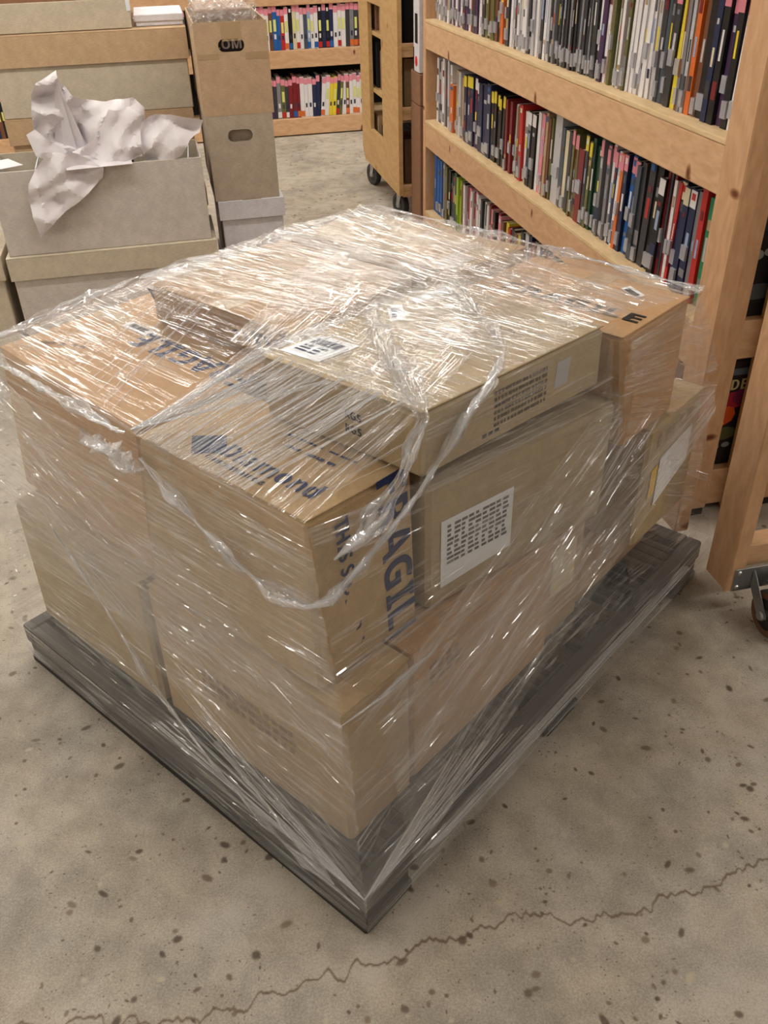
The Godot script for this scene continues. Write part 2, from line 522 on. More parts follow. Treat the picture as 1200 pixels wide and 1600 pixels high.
# ------------------------------------------------------------------ the pallet
func build_pallet() -> void:
	var o := thing("plastic_pallet", "dark grey plastic pallet under the wrapped cartons", "pallet", PAL)
	var L := 1.219
	var W := 1.016
	var p := func(v: float, h: float, u: float) -> Vector3: return Vector3(v, h, -u)
	var bx := func(called: String, v0: float, v1: float, u0: float, u1: float, h0: float, h1: float, m: Material, bev := 0.004) -> void:
		boxpart(called, Vector3(v0, h0, -u1), Vector3(v1, h1, -u0), m, o, bev)
	# three runners on the floor, nine blocks, rim and slats of the deck
	for v in [0.0, 0.545, L - 0.12]:
		bx.call("runner", v, v + 0.12, 0.0, W, 0.0, 0.022, M.plastic_dark)
		for u in [0.0, 0.448, W - 0.12]:
			bx.call("block", v + 0.004, v + 0.116, u + 0.004, u + 0.116, 0.022, 0.085, M.plastic_dark)
	bx.call("deck_rim", 0.0, L, 0.0, 0.035, 0.06, 0.11, M.plastic)
	bx.call("deck_rim", 0.0, L, W - 0.035, W, 0.06, 0.11, M.plastic)
	bx.call("deck_rim", 0.0, 0.04, 0.035, W - 0.035, 0.06, 0.11, M.plastic)
	bx.call("deck_rim", L - 0.04, L, 0.035, W - 0.035, 0.06, 0.11, M.plastic)
	var v := 0.055
	for i in 7:
		bx.call("slat", v + 0.0, v + 0.105, 0.037, W - 0.037, 0.085, 0.109, M.plastic, 0.003)
		for k in 3:
			bx.call("slat_rib", v + 0.012 + k * 0.032, v + 0.028 + k * 0.032, 0.04, 0.12, 0.109, 0.112, M.plastic_dark, 0.001)
		v += 0.165

# ------------------------------------------------------------------ cartons
# corners given as (u, v) in the order near, far along v, far both, far along u
func corners(bot: Array, top: Array, h0: float, h1: float) -> Array:
	var out := []
	for q in bot:
		out.append(Vector3(q[1], h0, -q[0]))
	for q in top:
		out.append(Vector3(q[1], h1, -q[0]))
	return out

func rect(u0: float, u1: float, v0: float, v1: float) -> Array:
	return [[u0, v0], [u0, v1], [u1, v1], [u1, v0]]

func carton(label: String, bot: Array, top: Array, h0: float, h1: float, m: Material, seam_along_v := true) -> Dictionary:
	var cs := corners(bot, top, h0, h1)
	var c := Vector3.ZERO
	for i in 4:
		c += cs[i] * 0.25
	for i in 8:
		cs[i] -= c
	var o := thing("shipping_carton", label, "box", PAL * Transform3D(Basis(), c), "cartons on the pallet")
	var lx: float = cs[0].distance_to(cs[1])
	var lz: float = cs[0].distance_to(cs[3])
	var ly := h1 - h0
	var th := 0.003
	var yt := 1.0 - th / ly
	var b := MB.new()
	var r := 0.007
	b.block(cs, Vector3.ZERO, Vector3(1, yt, 1), Vector3(r / lx, r / ly, r / lz))
	part("body", b.mesh(), m, o)
	# two top flaps meeting at a seam
	for s in 2:
		var f := MB.new()
		var g := 0.0012
		var lo := Vector3(0.003, yt, 0.003)
		var hi := Vector3(0.997, 1.0, 0.997)
		if seam_along_v:
			if s == 0:
				hi.z = 0.5 - g / lz
			else:
				lo.z = 0.5 + g / lz
		else:
			if s == 0:
				hi.x = 0.5 - g / lx
			else:
				lo.x = 0.5 + g / lx
		f.block(cs, lo, hi, Vector3(0.0015 / lx, 0.001 / ly, 0.0015 / lz))
		part("flap", f.mesh(), m, o)
	var t := MB.new()
	var tl := Vector3(0.0, 1.0 + 0.0003 / ly, 0.0)
	var thi := Vector3(1.0, 1.0 + 0.0008 / ly, 1.0)
	if seam_along_v:
		tl.z = 0.5 - 0.025 / lz
		thi.z = 0.5 + 0.025 / lz
	else:
		tl.x = 0.5 - 0.025 / lx
		thi.x = 0.5 + 0.025 / lx
	t.block(cs, tl, thi, Vector3.ZERO)
	part("packing_tape", t.mesh(), M.tape, o)
	return {"o": o, "cs": cs, "c": c, "len": Vector3(lx, ly, lz)}

# a thin printed piece on the top or a side, given by corner points (u, v, h)
func sticker(k: Dictionary, called: String, pts: Array, nrm: Vector3, m: Material, lift := 0.0012, thick := 0.0006) -> MeshInstance3D:
	var b := MB.new()
	var q := []
	for p in pts:
		q.append(Vector3(p[1], p[2], -p[0]) - k.c + nrm * lift)
	b.block([q[0], q[1], q[2], q[3], q[0] + nrm * thick, q[1] + nrm * thick, q[2] + nrm * thick, q[3] + nrm * thick], Vector3.ZERO, Vector3.ONE, Vector3.ZERO)
	return part(called, b.mesh(), m, k.o)

# printed bars inside a quad: list of (x0, x1, y0, y1)
func bars(k: Dictionary, called: String, pts: Array, list: Array, nrm: Vector3, m: Material, lift := 0.0022, under: Node3D = null) -> void:
	var P := []
	for p in pts:
		P.append(Vector3(p[1], p[2], -p[0]) - k.c + nrm * lift)
	var at := func(x: float, y: float) -> Vector3: return P[0].lerp(P[1], x).lerp(P[3].lerp(P[2], x), y)
	var b := MB.new()
	for r in list:
		var q := [at.call(r[0], r[2]), at.call(r[1], r[2]), at.call(r[1], r[3]), at.call(r[0], r[3])]
		b.block([q[0], q[1], q[2], q[3], q[0] + nrm * 0.0004, q[1] + nrm * 0.0004, q[2] + nrm * 0.0004, q[3] + nrm * 0.0004], Vector3.ZERO, Vector3.ONE, Vector3.ZERO)
	var o := part(called, b.mesh(), m, under if under else k.o)
	o.set_meta("kind", "stuff")

func barcode(sd: int, x0: float, x1: float, y0: float, y1: float, n: int) -> Array:
	rng.seed = sd
	var out := []
	for i in n:
		var a := x0 + (x1 - x0) * i / n
		out.append([a, a + (x1 - x0) / n * rng.randf_range(0.25, 0.7), y0, y1])
	return out

func lines(sd: int, x0: float, x1: float, y0: float, y1: float, n: int, words := 3) -> Array:
	rng.seed = sd
	var out := []
	for i in n:
		var y := y0 + (y1 - y0) * (i + 0.2) / n
		var x := x0
		for w in words:
			var l := (x1 - x0) / words * rng.randf_range(0.35, 0.9)
			out.append([x, minf(x + l, x1), y, y + (y1 - y0) / n * 0.55])
			x += (x1 - x0) / words
	return out

func cuv(k: Dictionary, u: float, v: float, h: float) -> Vector3:
	return Vector3(v, h, -u) - k.c

func build_cartons() -> void:
	var UPN := Vector3.UP
	var NV := Vector3(-1, 0, 0)        # faces the left side of the picture
	var NU := Vector3(0, 0, 1)         # faces the right side of the picture
	var to_u := Vector3(0, 0, -1)
	var to_v := Vector3(1, 0, 0)
	var tag: MeshInstance3D
	# bottom layer
	var f1 := carton("kraft carton at the pallet's near corner in the bottom layer", rect(0.08, 0.56, 0.058, 0.215), rect(0.08, 0.56, 0.060, 0.215), 0.113, 0.419, M.kraft, false)
	bars(f1, "print", [[0.43, 0.058, 0.30], [0.19, 0.059, 0.30], [0.19, 0.059, 0.24], [0.43, 0.058, 0.24]], lines(5, 0, 1, 0, 1, 3, 12), NV, M.soft_ink, 0.0015)
	carton("kraft carton at the left end of the bottom layer", rect(0.575, 1.0, 0.052, 0.50), rect(0.575, 0.995, 0.055, 0.50), 0.113, 0.417, M.kraft3)
	var f3 := carton("long kraft carton in the bottom layer, right side, under the labelled carton", rect(0.085, 0.50, 0.222, 0.655), rect(0.085, 0.50, 0.222, 0.655), 0.113, 0.417, M.kraft2)
	bars(f3, "print", [[0.085, 0.27, 0.36], [0.085, 0.36, 0.36], [0.085, 0.36, 0.31], [0.085, 0.27, 0.31]], lines(41, 0, 1, 0, 1, 4, 4), NU, M.soft_ink, 0.0015)
	var f4 := carton("narrow kraft carton with pale label in the bottom layer, right side", rect(0.10, 0.50, 0.662, 0.80), rect(0.10, 0.50, 0.662, 0.80), 0.113, 0.385, M.kraft4, false)
	sticker(f4, "shipping_label", [[0.10, 0.675, 0.23], [0.10, 0.765, 0.22], [0.10, 0.765, 0.335], [0.10, 0.675, 0.345]], NU, mat(rgb(206, 186, 150), 0.7))
	carton("low kraft carton at the pallet's far right corner, bottom layer", rect(0.11, 0.5, 0.82, 1.13), rect(0.11, 0.5, 0.82, 1.13), 0.113, 0.28, M.kraft4)
	carton("kraft carton at the rear left of the bottom layer", rect(0.575, 0.99, 0.51, 1.10), rect(0.575, 0.99, 0.51, 1.10), 0.113, 0.417, M.kraft2)
	# second layer
	var a := carton("carton with navy logo on top at the near corner, second layer", [[0.135, 0.070], [0.135, 0.30], [0.545, 0.305], [0.545, 0.068]], [[0.166, 0.098], [0.150, 0.306], [0.540, 0.306], [0.548, 0.098]], 0.42, 0.709, M.kraft, true)
	# its top: logo word, mark, small lines
	text("Diamond", 0.034, cuv(a, 0.300, 0.157, 0.7105), -to_u, to_v, M.ink, a.o, "logo_lettering", 1.0, true)
	text("COMIC DISTRIBUTORS", 0.009, cuv(a, 0.345, 0.125, 0.7105), -to_u, to_v, M.ink, a.o, "logo_lettering", 0.95, true)
	var mk := MB.new()
	var mc := cuv(a, 0.432, 0.15, 0.7103)
	var g := [mc + Vector3(-0.036, 0, 0.0), mc + Vector3(0.0, 0, 0.042), mc + Vector3(0.036, 0, 0.0), mc + Vector3(0.0, 0, -0.042)]
	mk.block([g[0], g[1], g[2], g[3], g[0] + UPN * 0.0006, g[1] + UPN * 0.0006, g[2] + UPN * 0.0006, g[3] + UPN * 0.0006], Vector3.ZERO, Vector3.ONE, Vector3.ZERO)
	part("logo_mark", mk.mesh(), M.ink, a.o)
	bars(a, "print", [[0.335, 0.218, 0.709], [0.228, 0.222, 0.709], [0.228, 0.234, 0.709], [0.335, 0.230, 0.709]], lines(9, 0, 1, 0, 1, 1, 5), UPN, M.ink, 0.0016)
	bars(a, "print", [[0.36, 0.246, 0.709], [0.20, 0.250, 0.709], [0.20, 0.258, 0.709], [0.36, 0.254, 0.709]], lines(10, 0, 1, 0, 1, 1, 7), UPN, M.ink, 0.0016)
	# its right side: words turned on end, an arrow
	text("FRAGILE", 0.062, cuv(a, 0.1405, 0.257, 0.553), Vector3(0, -1, 0.062), Vector3(1, 0, 0.03), M.ink, a.o, "printed_lettering", 0.95)
	text("THIS SIDE UP", 0.026, cuv(a, 0.1475, 0.155, 0.585), Vector3(0, -1, 0.085), Vector3(1, 0, 0.03), M.ink, a.o, "printed_lettering", 0.9)
	bars(a, "print", [[0.143, 0.134, 0.445], [0.140, 0.172, 0.445], [0.143, 0.172, 0.478], [0.146, 0.134, 0.478]], [[0.0, 0.6, 0.38, 0.62], [0.55, 0.7, 0.1, 0.9], [0.7, 0.85, 0.28, 0.72], [0.85, 1.0, 0.42, 0.58]], NU, M.ink, 0.004)
	var d := carton("carton with small barcode label on top at left, second layer", [[0.56, 0.085], [0.56, 0.60], [1.04, 0.60], [1.03, 0.105]], [[0.562, 0.108], [0.562, 0.60], [1.05, 0.60], [1.052, 0.140]], 0.42, 0.708, M.kraft2, false)
	tag = sticker(d, "barcode_label", [[0.943, 0.350, 0.708], [0.942, 0.376, 0.708], [0.863, 0.371, 0.708], [0.863, 0.347, 0.708]], UPN, M.label)
	bars(d, "barcode", [[0.930, 0.350, 0.708], [0.875, 0.349, 0.708], [0.875, 0.371, 0.708], [0.930, 0.372, 0.708]], barcode(3, 0, 1, 0.25, 0.95, 9), UPN, M.black_ink, 0.0025, tag)
	text("FRAGILE", 0.055, cuv(d, 0.705, 0.335, 0.7095), to_u, -to_v, M.ink, d.o, "printed_lettering", 1.05)
	bars(d, "print", [[1.02, 0.19, 0.708], [0.90, 0.24, 0.708], [0.905, 0.255, 0.708], [1.025, 0.205, 0.708]], lines(31, 0, 1, 0, 1, 1, 6), UPN, M.soft_ink, 0.0016)
	var bb := carton("carton with large white shipping label on its right side, second layer", [[0.128, 0.318], [0.050, 0.745], [0.46, 0.756], [0.49, 0.335]], [[0.128, 0.318], [0.046, 0.750], [0.46, 0.756], [0.49, 0.335]], 0.42, 0.668, M.kraft3)
	var nb := Vector3(-(0.128 - 0.05), 0, 0.427).normalized()
	var bw := func(x: float, h: float) -> Array: return [lerpf(0.128, 0.048, x), lerpf(0.318, 0.748, x), h]
	tag = sticker(bb, "shipping_label", [bw.call(0.06, 0.458), bw.call(0.43, 0.470), bw.call(0.43, 0.592), bw.call(0.06, 0.592)], nb, M.label)
	bars(bb, "print", [bw.call(0.09, 0.50), bw.call(0.41, 0.50), bw.call(0.41, 0.583), bw.call(0.09, 0.583)], lines(14, 0, 1, 0, 1, 9, 9), nb, M.label_ink, 0.0022, tag)
	var c2 := carton("carton with white and yellow labels at far right, second layer", rect(0.024, 0.45, 0.865, 1.10), rect(0.022, 0.45, 0.865, 1.10), 0.282, 0.562, M.kraft3, false)
	sticker(c2, "shipping_label", [[0.022, 0.925, 0.36], [0.022, 1.06, 0.41], [0.022, 1.06, 0.495], [0.022, 0.925, 0.475]], NU, M.label)
	sticker(c2, "yellow_label", [[0.022, 0.893, 0.39], [0.022, 0.918, 0.40], [0.022, 0.918, 0.462], [0.022, 0.893, 0.458]], NU, M.yellow)
	bars(c2, "print", [[0.022, 0.90, 0.535], [0.022, 1.05, 0.545], [0.022, 1.05, 0.515], [0.022, 0.90, 0.505]], lines(42, 0, 1, 0, 1, 3, 5), NU, M.soft_ink, 0.0015)
	carton("kraft carton in the rear left of the second layer", rect(0.51, 1.0, 0.62, 1.08), rect(0.51, 0.99, 0.62, 1.07), 0.42, 0.709, M.kraft)
	# top layer
	var e := carton("long flat carton lying across the front, top layer, with white shipping label", [[0.106, 0.276], [0.060, 0.700], [0.398, 0.700], [0.428, 0.270]], [[0.108, 0.278], [0.062, 0.700], [0.398, 0.694], [0.426, 0.268]], 0.711, 0.820, M.kraft3)
	tag = sticker(e, "shipping_label", [[0.415, 0.299, 0.82], [0.404, 0.380, 0.82], [0.324, 0.388, 0.82], [0.335, 0.305, 0.82]], UPN, M.label)
	bars(e, "print", [[0.40, 0.315, 0.82], [0.345, 0.318, 0.82], [0.337, 0.375, 0.82], [0.392, 0.370, 0.82]], lines(4, 0, 1, 0, 0.5, 3, 2) + barcode(8, 0, 1, 0.6, 0.95, 10), UPN, M.ink, 0.0025, tag)
	tag = sticker(e, "small_label", [[0.396, 0.537, 0.82], [0.384, 0.563, 0.82], [0.335, 0.517, 0.82], [0.351, 0.494, 0.82]], UPN, M.label)
	bars(e, "print", [[0.385, 0.535, 0.82], [0.376, 0.552, 0.82], [0.345, 0.518, 0.82], [0.355, 0.503, 0.82]], lines(12, 0, 1, 0, 1, 4, 1), UPN, M.ink, 0.0025, tag)
	sticker(e, "long_label", [[0.390, 0.591, 0.82], [0.372, 0.682, 0.82], [0.352, 0.674, 0.82], [0.365, 0.582, 0.82]], UPN, M.label)
	var ov := MB.new()
	ov.tube(ellipse(cuv(e, 0.172, 0.56, 0.8212), 0.028, 0.016), fill(25, 0.0012), 4, 0.4)
	part("stamp", ov.mesh(), M.soft_ink, e.o)
	var ne := Vector3(-(0.108 - 0.062), 0, 0.424).normalized()
	var ew := func(x: float, h: float) -> Array: return [lerpf(0.108, 0.062, x), lerpf(0.277, 0.70, x), h]
	bars(e, "print", [ew.call(0.36, 0.80), ew.call(0.66, 0.80), ew.call(0.66, 0.735), ew.call(0.36, 0.735)], lines(17, 0, 1, 0, 1, 6, 16), ne, M.dim_ink, 0.002)
	bars(e, "print", [ew.call(0.30, 0.735), ew.call(0.40, 0.735), ew.call(0.40, 0.725), ew.call(0.30, 0.725)], lines(18, 0, 1, 0, 1, 1, 3), ne, M.black_ink, 0.002)
	sticker(e, "small_label", [ew.call(0.70, 0.75), ew.call(0.78, 0.75), ew.call(0.79, 0.795), ew.call(0.71, 0.795)], ne, mat(rgb(176, 174, 178), 0.6))
	for h in [0.775, 0.751]:
		text("KGS", 0.013, cuv(e, 0.235, 0.2715, h), -to_u, Vector3.UP, M.black_ink, e.o)
	var hh := carton("carton with navy lettering on its side at left, top layer", [[0.47, 0.425], [0.50, 0.74], [0.885, 0.72], [0.905, 0.405]], [[0.475, 0.388], [0.50, 0.735], [0.865, 0.735], [0.874, 0.386]], 0.711, 0.80, M.kraft4)
	text("Diamond", 0.06, cuv(hh, 0.70, 0.405, 0.755), to_u * -1.0, Vector3(-0.38, 1, 0), M.ink, hh.o, "logo_lettering", 1.1, true)
	var kk := carton("carton at the rear of the top layer with pale label", [[0.415, 0.75], [0.38, 0.965], [0.80, 0.95], [0.87, 0.75]], [[0.415, 0.75], [0.385, 0.962], [0.795, 0.945], [0.862, 0.75]], 0.711, 0.818, M.kraft)
	sticker(kk, "pale_label", [[0.478, 0.77, 0.818], [0.48, 0.845, 0.818], [0.425, 0.84, 0.818], [0.425, 0.755, 0.818]], UPN, mat(rgb(200, 192, 190), 0.6))
	var rr := carton("carton with black FRAGILE on top at the right, top layer", [[0.032, 0.765], [0.03, 0.955], [0.37, 0.97], [0.37, 0.765]], [[0.034, 0.715], [0.028, 0.952], [0.37, 0.97], [0.385, 0.715]], 0.565, 0.80, M.kraft2)
	text("FRAGILE", 0.034, cuv(rr, 0.185, 0.797, 0.8015), -to_u, to_v, M.black_ink, rr.o, "printed_lettering", 1.5)
	tag = sticker(rr, "barcode_label", [[0.144, 0.907, 0.80], [0.137, 0.929, 0.80], [0.093, 0.902, 0.80], [0.101, 0.881, 0.80]], UPN, M.label)
	bars(rr, "barcode", [[0.136, 0.903, 0.80], [0.103, 0.884, 0.80], [0.099, 0.896, 0.80], [0.132, 0.915, 0.80]], barcode(6, 0, 1, 0.0, 1.0, 8), UPN, M.black_ink, 0.0025, tag)

func ellipse(c: Vector3, a: float, b: float) -> Array:
	var out := []
	for i in 25:
		out.append(c + Vector3(a * cos(TAU * i / 24), 0, b * sin(TAU * i / 24)))
	return out

func fill(n: int, r: float) -> Array:
	var out := []
	for i in n:
		out.append(r)
	return out

# ------------------------------------------------------------------ stretch wrap
func W(u: float, v: float, h: float) -> Vector3:
	return Vector3(v, h, -u)

# a sheet of stretched film: creases run along the first edge (c0 to c1); bows bend the four edges
func film(o: Node3D, c: Array, m: Material, sd: int, amp := 1.0, lam := 0.005, step := 0.0014, bow := {}, dens := 2300.0, called := "film_sheet") -> void:
	var p00 := W(c[0][0], c[0][1], c[0][2])
	var p10 := W(c[1][0], c[1][1], c[1][2])
	var p11 := W(c[2][0], c[2][1], c[2][2])
	var p01 := W(c[3][0], c[3][1], c[3][2])
	var la := maxf(p00.distance_to(p10), p01.distance_to(p11))
	var lb := maxf(p00.distance_to(p01), p10.distance_to(p11))
	var na := maxi(6, int(la / 0.018))
	var nb := maxi(6, int(lb / step))
	var zero := Vector3.ZERO
	var b0: Vector3 = bow.get("a0", zero)
	var b1: Vector3 = bow.get("a1", zero)
	var l0: Vector3 = bow.get("b0", zero)
	var l1: Vector3 = bow.get("b1", zero)
	var nrm := ((p10 - p00) + (p11 - p01)).cross((p01 - p00) + (p11 - p10)).normalized()
	var n1 := noise_of(sd, 1.0, 1)
	var n2 := noise_of(sd + 50, 1.0, 2)
	var pts := PackedVector3Array()
	pts.resize((na + 1) * (nb + 1))
	for j in nb + 1:
		var b := float(j) / nb
		var q := 4.0 * b * (1.0 - b)
		for i in na + 1:
			var a := float(i) / na
			var r := 4.0 * a * (1.0 - a)
			var p := p00.lerp(p10, a).lerp(p01.lerp(p11, a), b)
			p += b0 * r * (1.0 - b) + b1 * r * b + l0 * q * (1.0 - a) + l1 * q * a
			var x := a * la
			var y := b * lb
			var fine := n1.get_noise_2d(x * 3.0, y / lam)
			var gate := clampf(0.35 + 1.6 * n2.get_noise_2d(x * 3.0 + 40.0, y * 9.0), 0.08, 1.3)
			var wide := n2.get_noise_2d(x * 1.3, y * 26.0)
			p += nrm * (amp * (0.0006 * fine * gate + 0.0019 * wide) + 0.0022)
			pts[j * (na + 1) + i] = p
	part(called, grid_mesh(pts, na, nb), m, o)
	# short sharp creases where the stretched film folds on itself
	if dens <= 0.0:
		return
	rng.seed = sd * 31 + 7
	var cr := MB.new()
	for k in int(dens * la * lb):
		var ca := rng.randf()
		var cb := rng.randf()
		if n2.get_noise_2d(ca * la * 3.0 + 7.0, cb * lb * 7.0) < 0.0:
			continue
		var hl := rng.randf_range(0.008, 0.065) / la
		var drift := rng.randf_range(-0.05, 0.05) * hl * la / lb
		var w := rng.randf_range(0.0008, 0.0024)
		var h := w * rng.randf_range(0.35, 1.3)
		var skew := rng.randf_range(-0.5, 0.5)
		var dirb := ((p01 - p00).lerp(p11 - p10, ca)).normalized()
		var prev := []
		for g in 5:
			var f := g / 4.0 * 2.0 - 1.0
			var a := clampf(ca + hl * f, 0.0, 1.0)
			var b := clampf(cb + drift * f, 0.0, 1.0)
			var q := 4.0 * b * (1.0 - b)
			var r := 4.0 * a * (1.0 - a)
			var p := p00.lerp(p10, a).lerp(p01.lerp(p11, a), b) + b0 * r * (1.0 - b) + b1 * r * b + l0 * q * (1.0 - a) + l1 * q * a
			p += nrm * (amp * 0.0019 * n2.get_noise_2d(a * la * 1.3, b * lb * 26.0) + 0.0026)
			var tp := 1.0 - f * f * 0.85
			var cur := [p - dirb * w * tp, p + dirb * w * (skew - 0.4) * tp + nrm * h * tp, p + dirb * w * (skew + 0.4) * tp + nrm * h * tp, p + dirb * w * tp]
			if g > 0:
				for e in 3:
					cr.quad(prev[e], prev[e + 1], cur[e + 1], cur[e], p - nrm * 0.01)
			prev = cur
	var ce := part("film_creases", cr.mesh(), M.crease, o)
	ce.set_meta("kind", "stuff")

func grid_mesh(pts: PackedVector3Array, na: int, nb: int) -> ArrayMesh:
	var nn := PackedVector3Array()
	nn.resize(pts.size())
	for j in nb + 1:
		for i in na + 1:
			var i0 := maxi(i - 1, 0)
			var i1 := mini(i + 1, na)
			var j0 := maxi(j - 1, 0)
			var j1 := mini(j + 1, nb)
			var g := (pts[j * (na + 1) + i1] - pts[j * (na + 1) + i0]).cross(pts[j1 * (na + 1) + i] - pts[j0 * (na + 1) + i])
			nn[j * (na + 1) + i] = g.normalized() if g.length() > 1e-12 else Vector3.UP
	var idx := PackedInt32Array()
	for j in nb:
		for i in na:
			var k := j * (na + 1) + i
			idx.append_array([k, k + na + 1, k + 1, k + 1, k + na + 1, k + na + 2])
	var arr := []
	arr.resize(Mesh.ARRAY_MAX)
	arr[Mesh.ARRAY_VERTEX] = pts
	arr[Mesh.ARRAY_NORMAL] = nn
	arr[Mesh.ARRAY_INDEX] = idx
	var am := ArrayMesh.new()
	am.add_surface_from_arrays(Mesh.PRIMITIVE_TRIANGLES, arr)
	return am

# a gathered, twisted rope of film along control points (u, v, h)
func band(o: Node3D, ctl: Array, wide: float, flat: float, sd: int) -> void:
	var cv := Curve3D.new()
	for i in ctl.size():
		var p := W(ctl[i][0], ctl[i][1], ctl[i][2])
		var t := Vector3.ZERO
		if i > 0 and i < ctl.size() - 1:
			t = (W(ctl[i + 1][0], ctl[i + 1][1], ctl[i + 1][2]) - W(ctl[i - 1][0], ctl[i - 1][1], ctl[i - 1][2])) * 0.16
		cv.add_point(p, -t, t)
	var n := noise_of(sd, 1.0, 2)
	rng.seed = sd
	var L := cv.get_baked_length()
	# a pleated ribbon, gathered and half twisted
	var across := 22
	var steps := int(L / 0.006)
	var pts := PackedVector3Array()
	for k in across + 1:
		var c := (float(k) / across - 0.5) * 2.0
		for i in steps + 1:
			var x := L * i / steps
			var p := cv.sample_baked(x)
			var t := (cv.sample_baked(minf(x + 0.012, L)) - cv.sample_baked(maxf(x - 0.012, 0.0))).normalized()
			var side := t.cross(Vector3.UP).normalized()
			var up := side.cross(t)
			var tw := (1.0 - flat) * PI / 2 + 1.1 * n.get_noise_2d(x * 3.0, 5.0)
			var e := side * cos(tw) + up * sin(tw)
			var fz := t.cross(e)
			var wd := wide * (1.0 + 0.9 * n.get_noise_2d(x * 7.0, 20.0))
			pts.append(p + e * wd * (c + 0.25 * n.get_noise_2d(x * 6.0, c * 3.0 + 60.0)) + fz * wd * (0.45 * n.get_noise_2d(x * 7.0, c * 9.0) + 0.16 * sin(c * 17.0 + 3.0 * n.get_noise_2d(x * 9.0, 80.0))))
	part("gathered_fold", grid_mesh(pts, steps, across), M.band, o)

func strands(o: Node3D, a0: Array, a1: Array, b0: Array, b1: Array, count: int, r: float, sd: int, sag := 0.0) -> void:
	rng.seed = sd
	var b := MB.new()
	for i in count:
		var x := clampf((i + rng.randf_range(-0.4, 0.4)) / count, 0.0, 1.0)
		var y := clampf(x + rng.randf_range(-0.08, 0.08), 0.0, 1.0)
		var p := W(a0[0], a0[1], a0[2]).lerp(W(a1[0], a1[1], a1[2]), x)
		var q := W(b0[0], b0[1], b0[2]).lerp(W(b1[0], b1[1], b1[2]), y)
		var path := []
		var rad := []
		var w := r * rng.randf_range(0.5, 1.5)
		for k in 9:
			var f := k / 8.0
			path.append(p.lerp(q, f) + Vector3.UP * (0.003 - sag * 4.0 * f * (1.0 - f)) + Vector3(rng.randf_range(-1, 1), rng.randf_range(-1, 1), rng.randf_range(-1, 1)) * 0.0006)
			rad.append(w * rng.randf_range(0.7, 1.3))
		b.tube(path, rad, 5)
	var e := part("film_strands", b.mesh(), M.strand, o)
	e.set_meta("kind", "stuff")

